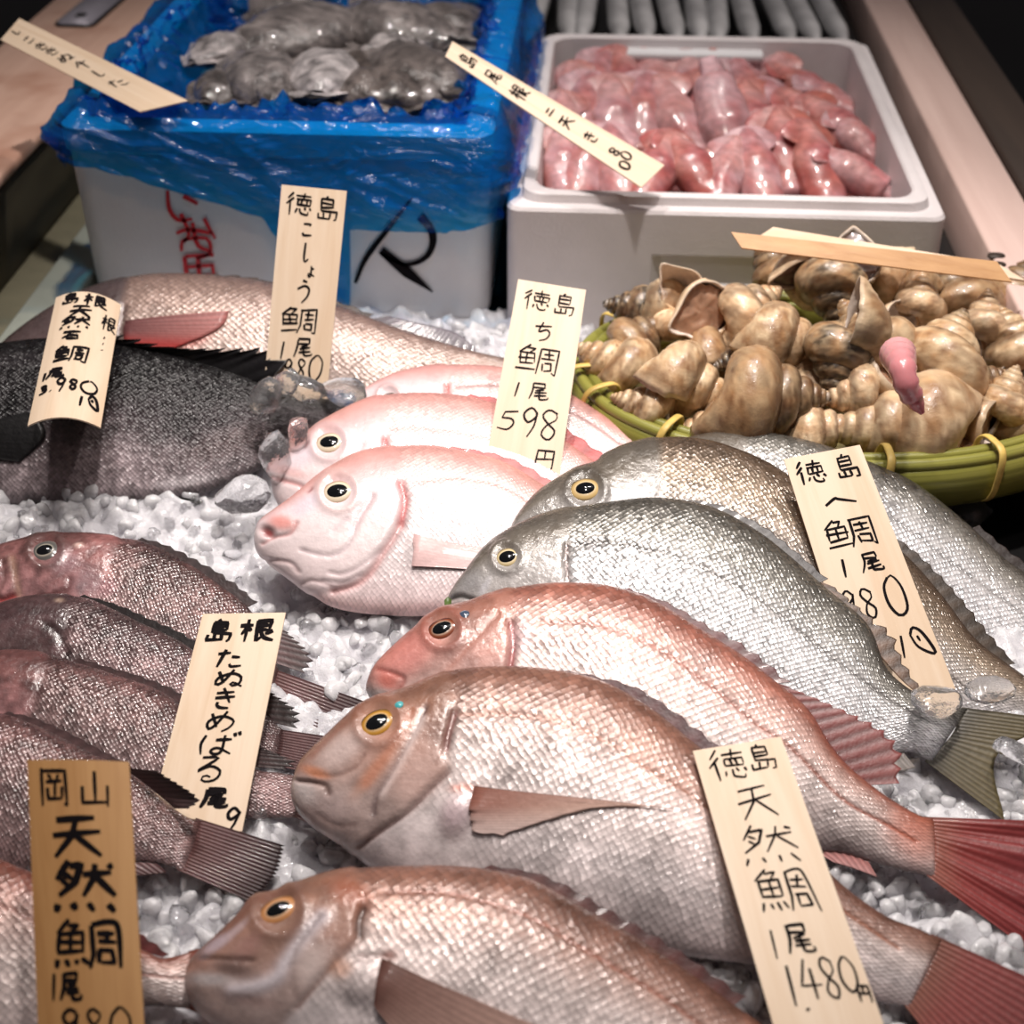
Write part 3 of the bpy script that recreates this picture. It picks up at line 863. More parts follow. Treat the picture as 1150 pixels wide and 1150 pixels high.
Dm = make_fish("sea_bream", "coppery sea bream pointing away from the rest, mostly hidden by the shaded amber tag", S_MADAI_RED,
    dors=[(-300, 1090), (-270, 1030), (-200, 975), (-120, 955), (-50, 953), (0, 965), (20, 974), (45, 985), (100, 1025), (135, 1050), (162, 1067), (185, 1076), (218, 1068)],
    vent=[(-298, 1110), (-260, 1160), (-180, 1210), (-80, 1230), (0, 1215), (60, 1185), (120, 1150), (162, 1131), (215, 1133)],
    feats=[("line", [(-80, 1005), (0, 1018), (36, 1035), (90, 1070), (150, 1092), (215, 1100)], 2.4, 0.0005, (0.55, 0.30, 0.24), 0.7)],
    fins=[dict(name="dorsal_fin", base=[(60, 996), (110, 1033), (162, 1067), (182, 1075)], tip=[(74, 990), (126, 1026), (172, 1057), (190, 1072)], rays=8, c0=(0.40, 0.2, 0.2), c1=(0.35, 0.18, 0.18), jag=0.17)],
    tail=dict(base=[(216, 1069), (222, 1100), (214, 1133)], tip=[(290, 1050), (265, 1100), (290, 1165)], rays=12, c0=(0.66, 0.32, 0.29), c1=(0.6, 0.28, 0.27) ), T=0.02, z0=0.004)

# --- three pale pink bream by the 598 yen tag ---
P1 = make_fish("sea_bream", "pale pink bream gaping with pink lips, front one of three by the 598 tag", S_CHIDAI,
    dors=[(293, 590), (308, 579), (333, 561), (357, 540), (381, 524), (402, 513), (433, 506), (479, 503), (520, 509), (566, 521), (611, 547), (670, 585), (725, 625), (765, 652)],
    vent=[(288, 610), (291, 620), (300, 630), (329, 652), (353, 670), (374, 682), (409, 689), (461, 692), (506, 691), (580, 700), (670, 698), (755, 690)],
    gill=[(440, 470), (449, 510), (451, 546), (455, 563), (450, 587), (442, 603), (430, 621), (416, 643), (398, 657), (377, 664), (353, 668), (330, 690)],
    eye=dict(c=(380.5, 553), r=18.5, iris=(0.86, 0.80, 0.70), outer=(0.62, 0.50, 0.42), pr=0.58, asp=0.86, ang=5, rim=(0.78, 0.66, 0.64)),
    feats=[("blob", 318, 588, 17, 9, 5, (0.86, 0.57, 0.54), 0.95, 0.001), ("blob", 301, 598, 9, 6, 30, (0.56, 0.22, 0.22), 0.95, -0.003), ("line", [(334, 588), (326, 600), (308, 604), (296, 611)], 2.2, 0.0012, (0.72, 0.48, 0.47), 0.6),
           ("line", [(299, 628), (326, 632), (336, 642)], 2.6, 0.001, (0.78, 0.66, 0.66), 0.5),
           ("line", [(419, 558), (402, 587), (395, 606), (386, 618), (373, 624), (358, 623), (339, 618)], 2.4, 0.0012, (0.68, 0.60, 0.62), 0.55), ("line", [(391, 583), (382, 590), (373, 598)], 2, 0.0008, (0.74, 0.66, 0.68), 0.5),
           ("line", [(414, 560), (404, 578), (398, 590)], 6, 0.0004, (0.80, 0.68, 0.69), 0.5), ("blob", 345, 568, 20, 9, -35, (0.80, 0.77, 0.82), 0.5), ("line", [(347, 553), (351, 550)], 2, 0.001, (0.55, 0.3, 0.3), 0.7),
           ("line", [(450, 543), (455, 562), (450, 588)], 4.2, 0.002, (0.76, 0.25, 0.24), 0.85), ("line", [(450, 588), (442, 603), (430, 621), (416, 643), (398, 657), (374, 664)], 4.6, 0.0022, (0.74, 0.53, 0.52), 0.75),
           ("line", [(370, 643), (385, 645), (402, 638), (428, 618)], 2.0, 0.0012, (0.74, 0.66, 0.67), 0.5), ("line", [(362, 652), (385, 654), (405, 645)], 2.0, 0.0012, (0.74, 0.66, 0.67), 0.5), ("line", [(340, 655), (352, 652), (372, 658)], 2.0, 0.001, (0.7, 0.6, 0.6), 0.5),
           ("line", [(465, 542), (513, 537), (566, 547), (600, 568), (650, 600), (720, 640)], 2.2, 0.0004, (0.80, 0.55, 0.52), 0.75), ("blob", 470, 618, 12, 18, 0, (0.94, 0.90, 0.90), 0.8, 0.002),
           ("line", [(420, 688), (480, 682), (540, 690)], 5, 0.0, (0.82, 0.68, 0.68), 0.6)],
    fins=[dict(name="dorsal_fin", base=[(480, 503), (520, 509), (566, 521), (611, 547), (670, 585)], tip=[(486, 500), (528, 504), (575, 515), (620, 540), (680, 577)], rays=9, c0=(0.78, 0.48, 0.46), c1=(0.76, 0.42, 0.42), jag=0.22),
          dict(name="pectoral_fin", base=[(466, 603), (464, 620), (462, 636)], tip=[(575, 622), (560, 632), (538, 640)], rays=9, c0=(0.88, 0.74, 0.73), c1=(0.90, 0.80, 0.79), surf=True, stripe=0.06, ridge=0.00008, puff=0.4)],
    tail=dict(base=[(764, 652), (768, 672), (755, 690)], tip=[(850, 670), (820, 705), (840, 760)], rays=12, **PINKFIN), T=0.022)

P2 = make_fish("sea_bream", "pale pink bream with closed lips, middle one of three by the 598 tag", S_CHIDAI,
    dors=[(306, 534), (315, 522), (340, 497), (364, 477), (399, 458), (427, 448), (465, 444), (513, 446), (555, 455), (600, 474), (637, 498), (675, 525), (720, 565), (755, 590)],
    vent=[(307, 545), (311, 560), (325, 577), (380, 612), (440, 635), (520, 645), (620, 642), (700, 628), (745, 622)],
    gill=[(428, 415), (433, 465), (434, 490), (432, 508), (425, 535), (400, 575), (370, 620)],
    eye=dict(c=(370.5, 498), r=17, iris=(0.86, 0.80, 0.70), outer=(0.62, 0.50, 0.42), pr=0.57, asp=0.85, ang=5, rim=(0.78, 0.66, 0.66)),
    feats=[("line", [(309, 536), (322, 541), (338, 546), (350, 555)], 3.2, 0.0014, (0.76, 0.50, 0.49), 0.7), ("blob", 325, 530, 22, 6, 18, (0.84, 0.60, 0.58), 0.55), ("blob", 340, 515, 18, 10, -35, (0.82, 0.76, 0.80), 0.5),
           ("line", [(408, 500), (396, 520), (375, 540), (350, 560)], 2.2, 0.0008, (0.76, 0.66, 0.67), 0.4), ("line", [(432, 493), (433, 507)], 3.4, 0.002, (0.74, 0.14, 0.13), 0.9), ("line", [(343, 503), (346, 499)], 2, 0.001, (0.5, 0.28, 0.3), 0.7),
           ("line", [(437, 481), (479, 481), (520, 486), (580, 502), (640, 540)], 2.2, 0.0004, (0.80, 0.55, 0.53), 0.7)],
    fins=[dict(name="dorsal_fin", base=[(520, 448), (555, 456), (600, 475), (637, 499), (680, 530)], tip=[(528, 443), (566, 449), (611, 467), (650, 490), (694, 521)], rays=8, c0=(0.76, 0.36, 0.35), c1=(0.74, 0.34, 0.34), jag=0.17)],
    tail=dict(base=[(754, 590), (756, 606), (744, 622)], tip=[(830, 600), (805, 635), (820, 680)], rays=12, **PINKFIN), T=0.022)

P3 = make_fish("sea_bream", "pale pink bream farthest back of three, only its back and small dark eye showing", S_CHIDAI,
    dors=[(398, 452), (405, 445), (420, 436), (444, 424), (479, 416), (513, 413), (562, 415), (605, 426), (645, 447), (675, 466), (722, 498), (765, 530), (800, 550)],
    vent=[(399, 460), (410, 475), (440, 510), (500, 545), (560, 565), (630, 575), (720, 575), (790, 575)],
    gill=[(508, 380), (502, 415), (501, 440), (495, 470), (470, 530)],
    eye=dict(c=(437, 447), r=11, iris=(0.50, 0.48, 0.46), outer=(0.55, 0.45, 0.44), pr=0.66, asp=0.6, ang=15, rim=(0.72, 0.56, 0.54)),
    feats=[("line", [(502, 432), (502, 444)], 3.4, 0.0016, (0.74, 0.25, 0.22), 0.9), ("line", [(512, 434), (540, 432), (575, 434), (610, 446), (660, 472), (700, 500)], 2.2, 0.0007, (0.62, 0.45, 0.44), 0.8)],
    tail=dict(base=[(800, 550), (800, 562), (790, 575)], tip=[(850, 550), (840, 575), (850, 610)], rays=10, **PINKFIN), T=0.02)

# --- grey striped bream by the 980 yen tag ---
HF = dict(c0=(0.36, 0.30, 0.25), c1=(0.42, 0.35, 0.28))
H1 = make_fish("silver_bream", "front silver bream, black-lipped, overlapping the foot of the tag priced 980", S_HEDAI,
    dors=[(504, 674), (513, 662), (524, 648), (545, 620), (566, 603), (593, 589), (632, 576), (698, 565), (743, 562), (797, 571), (847, 596), (883, 623), (928, 662), (974, 702), (997, 753), (1035, 783), (1063, 793), (1087, 796)],
    vent=[(502, 682), (508, 690), (530, 706), (600, 745), (700, 795), (800, 828), (900, 850), (980, 852), (1021, 844), (1046, 856)],
    gill=[(650, 545), (643, 585), (637, 610), (636, 630), (638, 652), (630, 690), (590, 740)],
    eye=dict(c=(570, 627), r=14.5, iris=(0.80, 0.72, 0.54), outer=(0.42, 0.36, 0.28), pr=0.60, asp=0.9, ang=10, rim=(0.36, 0.33, 0.30)),
    feats=[("line", [(507, 673), (518, 670), (534, 675)], 3, 0.0018, (0.16, 0.14, 0.13), 0.85), ("blob", 514, 680, 14, 6, 0, (0.70, 0.63, 0.62), 0.8), ("blob", 530, 655, 16, 14, -40, (0.52, 0.51, 0.52), 0.5), ("blob", 545, 660, 12, 4, -60, (0.78, 0.77, 0.79), 0.6),
           ("line", [(637, 612), (636, 630), (639, 655)], 3, 0.0018, (0.36, 0.24, 0.22), 0.8), ("blob", 666, 612, 12, 8, 10, (0.28, 0.27, 0.29), 0.7),
           ("line", [(648, 610), (693, 610), (735, 619), (780, 633), (840, 665), (900, 710), (960, 758), (1016, 796), (1054, 815)], 2.2, 0.0007, (0.34, 0.32, 0.31), 0.7)],
    fins=[dict(name="spiny_dorsal_fin", base=[(920, 653), (938, 672), (957, 696), (986, 734), (1011, 762), (1036, 784)], tip=[(938, 660), (975, 690), (1003, 712), (1012, 735), (1024, 757), (1041, 783)], rays=9, c0=(0.48, 0.37, 0.30), c1=(0.33, 0.25, 0.2), jag=0.30, stripe=0.6),
          dict(name="dorsal_fin", base=[(760, 563), (800, 572), (850, 598), (885, 625), (920, 655)], tip=[(768, 560), (808, 567), (858, 591), (893, 618), (930, 650)], rays=9, c0=(0.25, 0.22, 0.21), c1=(0.2, 0.17, 0.17), jag=0.22),
          dict(name="anal_fin", base=[(960, 851), (990, 850), (1015, 846)], tip=[(985, 862), (1010, 866), (1028, 862)], rays=6, c0=(0.5, 0.47, 0.45), c1=(0.6, 0.57, 0.55))],
    tail=dict(base=[(1086, 797), (1074, 828), (1044, 857)], tip=[(1200, 810), (1120, 848), (1128, 922)], rays=18, c0=(0.40, 0.37, 0.31), c1=(0.40, 0.36, 0.26), stripe=0.4 ), roll=-4, T=0.024)

H2 = make_fish("silver_bream", "bronze-backed silver bream with a gold eye, its flank under the tag priced 980", S_HEDAI_WARM,
    dors=[(572, 602), (583, 582), (600, 561), (621, 545), (646, 532), (670, 523), (680, 514), (711, 501), (752, 494), (793, 497), (824, 506), (856, 519), (883, 535), (950, 578), (1012, 621), (1055, 667), (1093, 716), (1132, 747), (1175, 775)],
    vent=[(571, 610), (585, 622), (640, 650), (750, 705), (850, 745), (950, 785), (1060, 815), (1120, 820), (1165, 818)],
    gill=[(735, 460), (742, 500), (744, 540), (740, 590), (700, 650)],
    eye=dict(c=(658, 551), r=19, iris=(0.78, 0.66, 0.44), outer=(0.26, 0.22, 0.18), pr=0.52, asp=0.85, ang=8, rim=(0.26, 0.23, 0.20)),
    feats=[("line", [(745, 560), (820, 575), (880, 605), (940, 650), (1010, 720), (1090, 775)], 2.2, 0.0007, (0.36, 0.32, 0.3), 0.7), ("blob", 690, 535, 30, 14, -20, (0.40, 0.36, 0.31), 0.5), ("blob", 610, 582, 26, 14, -40, (0.30, 0.27, 0.24), 0.6), ("nosc", 650, 560, 60, 50)],
    fins=[dict(name="dorsal_fin", base=[(985, 602), (1012, 621), (1055, 667), (1093, 716), (1132, 747)], tip=[(1002, 600), (1036, 626), (1080, 672), (1112, 712), (1140, 745)], rays=11, c0=(0.32, 0.27, 0.23), c1=(0.24, 0.2, 0.17), jag=0.19, stripe=0.5)],
    tail=dict(base=[(1174, 776), (1176, 797), (1164, 818)], tip=[(1270, 790), (1235, 820), (1250, 870)], rays=14, **HF), T=0.024)

H3 = make_fish("silver_bream", "silver bream without visible head, its scaly back against the shell basket's rim", S_HEDAI,
    dors=[(705, 545), (715, 530), (735, 512), (765, 499), (800, 491), (835, 488), (870, 491), (919, 502), (983, 525), (1028, 546), (1082, 587), (1127, 628), (1155, 648), (1200, 690), (1240, 722)],
    vent=[(706, 553), (725, 568), (780, 590), (850, 615), (950, 655), (1050, 705), (1130, 745), (1190, 765), (1230, 765)],
    gill=[(842, 450), (838, 500), (830, 550), (790, 620)],
    feats=[("line", [(850, 520), (930, 545), (1000, 580), (1080, 640), (1150, 690)], 2.2, 0.0007, (0.34, 0.32, 0.31), 0.5)],
    fins=[dict(name="dorsal_fin", base=[(1090, 594), (1127, 628), (1155, 648), (1190, 681)], tip=[(1100, 590), (1138, 622), (1168, 643), (1204, 676)], rays=7, c0=(0.22, 0.19, 0.18), c1=(0.2, 0.17, 0.16), jag=0.17)],
    tail=dict(base=[(1239, 723), (1242, 745), (1229, 765)], tip=[(1330, 730), (1300, 760), (1310, 810)], rays=12, **HF), T=0.022)

# --- four brown rockfish by the kana tag, back to front ---
RF = dict(c0=(0.46, 0.33, 0.33), c1=(0.20, 0.155, 0.16), stripe=0.22)
R1 = make_fish("rockfish", "mauve-brown rockfish with a glassy grey eye, rearmost of its row beside the bare ice", S_ROCK,
    dors=[(-30, 668), (-25, 655), (-15, 632), (0, 618), (21, 611), (52, 605), (97, 603), (139, 607), (167, 612), (209, 632), (243, 655), (278, 682), (297, 712), (313, 752)],
    vent=[(-30, 674), (-22, 690), (0, 700), (40, 715), (100, 738), (180, 770), (250, 795), (298, 803)],
    gill=[(140, 575), (130, 620), (122, 645), (112, 662), (95, 690), (70, 730)],
    eye=dict(c=(52, 619), r=16.5, iris=(0.36, 0.35, 0.34), outer=(0.42, 0.40, 0.38), pr=0.5, asp=0.88, ang=10, rim=(0.30, 0.23, 0.22)),
    feats=[("line", [(-12, 668), (2, 674), (16, 670)], 4, 0.002, (0.62, 0.20, 0.19), 0.8), ("line", [(14, 628), (18, 648), (22, 668)], 4, 0.0012, (0.70, 0.56, 0.48), 0.6), ("line", [(4, 630), (6, 650), (-2, 668)], 3, 0.0012, (0.34, 0.22, 0.2), 0.6),
           ("line", [(42, 672), (60, 668), (76, 662), (80, 650)], 3, 0.0014, (0.40, 0.22, 0.22), 0.6), ("blob", 74, 632, 18, 14, 0, (0.66, 0.53, 0.55), 0.55), ("blob", 98, 655, 16, 18, 0, (0.55, 0.47, 0.49), 0.6), ("blob", 89, 614, 5, 3, 0, (0.85, 0.72, 0.68), 0.9, 0.0006),
           ("blob", 120, 660, 14, 10, -30, (0.70, 0.50, 0.52), 0.6)],
    fins=[dict(name="spiny_dorsal_fin", base=[(150, 609), (175, 615), (209, 632), (243, 655), (278, 682)], tip=[(160, 604), (188, 612), (222, 629), (258, 650), (290, 676)], rays=9, c0=(0.24, 0.18, 0.18), c1=(0.2, 0.15, 0.15), jag=0.25),
          dict(name="soft_dorsal_fin", base=[(281, 687), (296, 712), (310, 745)], tip=[(318, 705), (351, 738), (342, 756)], rays=8, c0=(0.45, 0.35, 0.35), c1=(0.30, 0.25, 0.25), jag=0.17, stripe=0.5)],
    tail=dict(base=[(312, 753), (310, 778), (299, 802)], tip=[(412, 789), (408, 808), (378, 832)], rays=14, **RF), T=0.019)
R2 = make_fish("rockfish", "dark-headed speckled rockfish, second from the back in its row behind the kana tag", S_ROCK_DARK,
    dors=[(-78, 733), (-65, 715), (-30, 695), (0, 684), (21, 677), (52, 672), (94, 673), (122, 683), (157, 700), (195, 717), (216, 730), (262, 765), (297, 800), (318, 820)],
    vent=[(-78, 740), (-65, 760), (-20, 785), (50, 805), (130, 822), (200, 838), (260, 852), (308, 858)],
    gill=[(85, 640), (80, 690), (72, 715), (68, 735), (55, 770), (30, 810)],
    feats=[("blob", 67, 676, 5, 2.5, 0, (0.62, 0.52, 0.46), 0.9), ("line", [(50, 700), (66, 712), (76, 735)], 4, 0.001, (0.18, 0.13, 0.13), 0.6), ("blob", 66, 730, 9, 7, 0, (0.42, 0.30, 0.31), 0.8)],
    fins=[dict(name="spiny_dorsal_fin", base=[(85, 672), (122, 684), (157, 700), (195, 718), (222, 735)], tip=[(95, 668), (133, 679), (170, 695), (208, 712), (236, 730)], rays=9, c0=(0.14, 0.11, 0.11), c1=(0.12, 0.09, 0.09), jag=0.22),
          dict(name="soft_dorsal_fin", base=[(262, 764), (285, 786), (308, 812)], tip=[(302, 775), (336, 800), (334, 818)], rays=7, c0=(0.26, 0.20, 0.2), c1=(0.16, 0.13, 0.13), jag=0.19, stripe=0.5)],
    tail=dict(base=[(317, 820), (317, 840), (306, 858)], tip=[(400, 832), (398, 850), (376, 876)], rays=14, **RF), T=0.019)
R3 = make_fish("rockfish", "reddish-brown rockfish third from the back, its tail under the yellow-eyed bream's chin", S_ROCK,
    dors=[(-92, 795), (-80, 780), (-45, 752), (0, 736), (35, 735), (70, 741), (97, 749), (139, 762), (174, 774), (198, 788), (240, 822), (284, 862), (312, 868), (336, 872)],
    vent=[(-92, 803), (-78, 822), (-30, 850), (50, 878), (130, 900), (200, 916), (283, 920), (334, 918)],
    gill=[(60, 705), (52, 750), (45, 775), (30, 810), (0, 860)],
    feats=[("blob", 38, 772, 13, 7, 20, (0.26, 0.18, 0.18), 0.75), ("blob", 310, 892, 26, 24, 0, (0.70, 0.55, 0.55), 0.5)],
    fins=[dict(name="spiny_dorsal_fin", base=[(80, 743), (120, 756), (160, 769), (198, 788), (225, 809)], tip=[(90, 739), (131, 751), (171, 763), (210, 781), (238, 803)], rays=9, c0=(0.30, 0.21, 0.21), c1=(0.24, 0.17, 0.17), jag=0.22),
          dict(name="soft_dorsal_fin", base=[(240, 821), (262, 842), (284, 861)], tip=[(290, 838), (334, 856), (322, 864)], rays=7, c0=(0.34, 0.26, 0.26), c1=(0.22, 0.18, 0.18), jag=0.19, stripe=0.5)],
    tail=dict(base=[(335, 872), (340, 895), (333, 918)], tip=[(395, 880), (400, 905), (380, 940)], rays=12, **RF ), T=0.019)
R4 = make_fish("rockfish", "plum-brown rockfish at the front of its row, broad dark tail fanned over the ice", S_ROCK,
    dors=[(-142, 870), (-130, 850), (-80, 818), (-40, 806), (0, 803), (35, 813), (70, 829), (104, 847), (146, 866), (180, 895), (209, 917), (227, 921)],
    vent=[(-142, 880), (-125, 905), (-60, 952), (20, 985), (90, 985), (150, 968), (180, 970), (206, 979)],
    feats=[("line", [(0, 850), (60, 872), (120, 905), (200, 945)], 3, 0.0003, (0.42, 0.31, 0.31), 0.4)],
    fins=[dict(name="spiny_dorsal_fin", base=[(0, 804), (35, 814), (70, 830), (104, 848), (130, 860)], tip=[(10, 799), (46, 808), (82, 824), (115, 842), (142, 856)], rays=8, c0=(0.34, 0.25, 0.25), c1=(0.28, 0.2, 0.2), jag=0.19),
          dict(name="soft_dorsal_fin", base=[(138, 862), (165, 882), (196, 908)], tip=[(178, 866), (223, 896), (212, 908)], rays=9, c0=(0.40, 0.31, 0.31), c1=(0.22, 0.18, 0.18), jag=0.11, stripe=0.45, off=0.008, lift=0.012),
          dict(name="anal_fin", base=[(120, 978), (150, 969), (176, 970)], tip=[(150, 984), (172, 982), (188, 980)], rays=6, c0=(0.5, 0.38, 0.38), c1=(0.35, 0.26, 0.26))],
    tail=dict(base=[(226, 921), (222, 950), (205, 979)], tip=[(320, 950), (310, 983), (284, 1014)], rays=16, **RF, jag=0.04), T=0.02)

# --- the two dark fish at the back ---
K = make_fish("grunt", "big-scaled brown grunt with a pink side fin, lying farthest back against the boxes", S_GRUNT,
    dors=[(-15, 415), (0, 398), (25, 376), (60, 352), (100, 331), (140, 318), (180, 312), (230, 313), (300, 321), (380, 346), (450, 372), (520, 393), (570, 404), (612, 410)],
    vent=[(-10, 425), (30, 440), (100, 452), (200, 462), (300, 465), (400, 462), (500, 450), (560, 442), (610, 434)],
    gill=[(150, 280), (142, 325), (136, 350), (132, 380), (120, 420), (100, 470)],
    feats=[("blob", 214, 374, 26, 16, -20, (0.78, 0.30, 0.28), 0.8), ("line", [(140, 345), (134, 380)], 4, 0.0015, (0.25, 0.16, 0.16), 0.6)],
    fins=[dict(name="pectoral_fin", base=[(142, 362), (139, 376), (144, 390)], tip=[(258, 350), (246, 370), (196, 392)], rays=11, c0=(0.46, 0.29, 0.29), c1=(0.72, 0.46, 0.44), surf=True, stripe=0.4, ridge=0.0002, c2=(0.70, 0.24, 0.23)),
          dict(name="dorsal_fin", base=[(414, 359), (432, 368), (490, 386), (534, 397)], tip=[(436, 355), (462, 361), (510, 373), (534, 391)], rays=12, c0=(0.24, 0.20, 0.23), c1=(0.38, 0.34, 0.38), stripe=0.3),
          dict(name="spiny_dorsal_fin", base=[(150, 316), (200, 312), (280, 318), (360, 340), (410, 358)], tip=[(175, 309), (214, 307), (290, 312), (372, 335), (420, 353)], rays=11, c0=(0.28, 0.22, 0.2), c1=(0.25, 0.2, 0.18), jag=0.28)],
    tail=dict(base=[(611, 410), (615, 422), (609, 434)], tip=[(672, 398), (656, 420), (668, 446)], rays=12, c0=(0.40, 0.30, 0.32), c1=(0.30, 0.23, 0.26)), T=0.03, z0=0.006, tilt=28)
Ib = make_fish("rock_bream", "black rock bream with dark spiny fins, lying under the tag priced 3,980", S_BLACK,
    dors=[(-260, 470), (-240, 455), (-150, 415), (-60, 395), (0, 390), (60, 384), (130, 389), (190, 399), (260, 419), (330, 442), (400, 455), (436, 460)],
    vent=[(-258, 482), (-240, 500), (-150, 545), (-60, 565), (0, 567), (80, 566), (160, 562), (230, 553), (290, 528), (340, 504), (400, 487), (434, 482)],
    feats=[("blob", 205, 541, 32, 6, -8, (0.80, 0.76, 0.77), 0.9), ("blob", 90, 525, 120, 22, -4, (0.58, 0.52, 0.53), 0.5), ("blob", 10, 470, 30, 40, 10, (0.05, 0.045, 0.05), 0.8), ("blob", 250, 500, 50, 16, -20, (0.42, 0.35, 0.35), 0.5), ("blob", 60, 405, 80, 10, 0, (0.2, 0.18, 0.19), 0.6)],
    fins=[dict(name="dorsal_fin", base=[(80, 387), (130, 391), (180, 400), (230, 413), (290, 434)], tip=[(140, 376), (196, 390), (262, 391), (316, 393), (326, 424)], rays=11, c0=(0.05, 0.045, 0.05), c1=(0.10, 0.09, 0.10), jag=0.28, stripe=0.5, off=0.006, lift=0.010),
          dict(name="anal_fin", base=[(60, 566), (130, 563), (200, 557)], tip=[(90, 577), (160, 580), (232, 566)], rays=8, c0=(0.08, 0.07, 0.075), c1=(0.06, 0.05, 0.055), jag=0.17),
          dict(name="pectoral_fin", base=[(-30, 480), (-36, 495), (-30, 512)], tip=[(38, 462), (52, 490), (22, 520)], rays=9, c0=(0.05, 0.045, 0.05), c1=(0.07, 0.06, 0.065), surf=True)],
    tail=dict(base=[(435, 460), (438, 471), (433, 482)], tip=[(500, 452), (485, 472), (495, 498)], rays=12, c0=(0.10, 0.09, 0.10), c1=(0.08, 0.07, 0.08)), T=0.028, z0=0.008, tilt=26)

# ------------------------------------------------------------------ setting
def solid(name, lo, hi, mat, bev=0.002, parent=None, org=None):
    V, Fs = box_vf(lo, hi, bev)
    return mesh_obj(name, V, Fs, mat, parent, org, smooth=False)


tag(solid("floor", (-1.2, 0.05, -0.05), (1.6, 3.2, -0.03), M["floor"], 0), kind="structure")
tag(solid("wall_left", (-0.64, 0.2, -0.03), (-0.588, 2.6, 0.085), M["wall"], 0.002), kind="structure")
tag(solid("trim_1", (-0.588, 0.2, -0.03), (-0.548, 2.6, 0.0), M["ledge"], 0.002), kind="structure")
t = thing("counter_plank", "worn pinkish plank with a metal latch plate, beside the blue-bagged box", "plank", (-0.65, 0.2, 0.098))
solid("board", (-0.722, 0.2, 0.098), (-0.574, 2.6, 0.11), M["plank_old"], 0.004, t, np.array(t.location))
# latch plate with its keyhole
lc = at_z(104, 10, 0.112)
ex = nrm(at_z(130, -20, 0.112) - at_z(70, 30, 0.112))
ey = np.cross([0, 0, 1.0], ex)


def round_plate(c, ex, ey, hx, hy, r, z0, z1, n=8):
    pts = []
    for sx, sy_, a0 in ((1, 1, 0), (-1, 1, 90), (-1, -1, 180), (1, -1, 270)):
        for k in range(n + 1):
            a = math.radians(a0 + 90 * k / n)
            pts.append(c + ex * (sx * (hx - r) + r * math.cos(a)) + ey * (sy_ * (hy - r) + r * math.sin(a)))
    pts = np.array(pts)
    m_ = len(pts)
    lo, hi = pts.copy(), pts.copy()
    lo[:, 2] = z0
    hi[:, 2] = z1
    V = np.vstack([lo, hi])
    return V, [grid_faces(2, m_, True), list(range(m_))[::-1], list(range(m_, 2 * m_))]


org = np.array(t.location)
V, Fs = round_plate(lc, ex, ey, 0.075, 0.026, 0.012, 0.1095, 0.1125)
lt = mesh_obj("latch_frame", V, Fs, M["black"], t, org, smooth=False)
V, Fs = round_plate(lc, ex, ey, 0.072, 0.0225, 0.010, 0.1115, 0.1145)
lp = mesh_obj("latch_plate", V, Fs, M["metal"], t, org, smooth=False)
V, Fs = round_plate(at_z(91, 17, 0.1145), ex, ey, 0.008, 0.006, 0.003, 0.113, 0.1152)
mesh_obj("keyhole", V, Fs, M["black"], lp, org, smooth=False)

t = thing("counter_rail", "pale pinkish plank with two knots, along the squid box's outer side", "plank", (0.37, 0.8, -0.03))
org = np.array(t.location)
solid("board", (0.345, 0.78, 0.02), (0.402, 2.7, 0.10), M["plank"], 0.003, t, org)
for kx, ky in ((1119, 287), (1120, 297)):
    c = at_z(kx, ky, 0.1)
    V, Fs = round_plate(c, np.array([1.0, 0, 0]), np.array([0, 1.0, 0]), 0.0075, 0.0055, 0.0054, 0.0985, 0.1006)
    mesh_obj("knot", V, Fs, M["darkwood"], t, org, smooth=False)
tag(solid("counter_rail", (0.404, 0.78, 0.0), (0.462, 2.7, 0.104), M["darkwood"], 0.004), "dark stained outer plank beside the pale pinkish plank", "plank")
# grey-green liner sheet between the ledge and the boxed goods
V, Fs = box_vf((-0.545, 0.35, -0.025), (-0.497, 1.75, 0.012), 0.003)
tag(mesh_obj("liner_sheet", V, Fs, M["liner"], smooth=False), "grey-green liner strip along the olive ledge", "liner")
# black strip put in as the dark of the gap between squid box and rail
tag(solid("dark_gap_strip", (0.318, 1.16, -0.03), (0.338, 2.5, 0.06), M["black"], 0.002), "black strip darkening the gap between squid box and plank", "strip")


# ------------------------------------------------------------------ foam boxes
def rrect(cx, cy, hx, hy, r, extra_x=(), nseg=8, per=14):
    """closed rounded rectangle, same point count for every call with the same extras"""
    pts = []
    corners = [(1, -1, -90), (1, 1, 0), (-1, 1, 90), (-1, -1, 180)]
    for sx, sy_, a0 in corners:
        for k in range(nseg + 1):
            a = math.radians(a0 + 90 * k / nseg)
            pts.append((cx + sx * (hx - r) + r * math.cos(a), cy + sy_ * (hy - r) + r * math.sin(a)))
        # straight side after the corner
        nx, ny = corners[(corners.index((sx, sy_, a0)) + 1) % 4][:2]
        a = math.radians(a0 + 90)
        p0 = np.array(pts[-1])
        p1 = np.array((cx + nx * (hx - r) + r * math.cos(a), cy + ny * (hy - r) + r * math.sin(a)))
        for k in range(1, per):
            pts.append(tuple(p0 + (p1 - p0) * k / per))
    return np.array(pts)


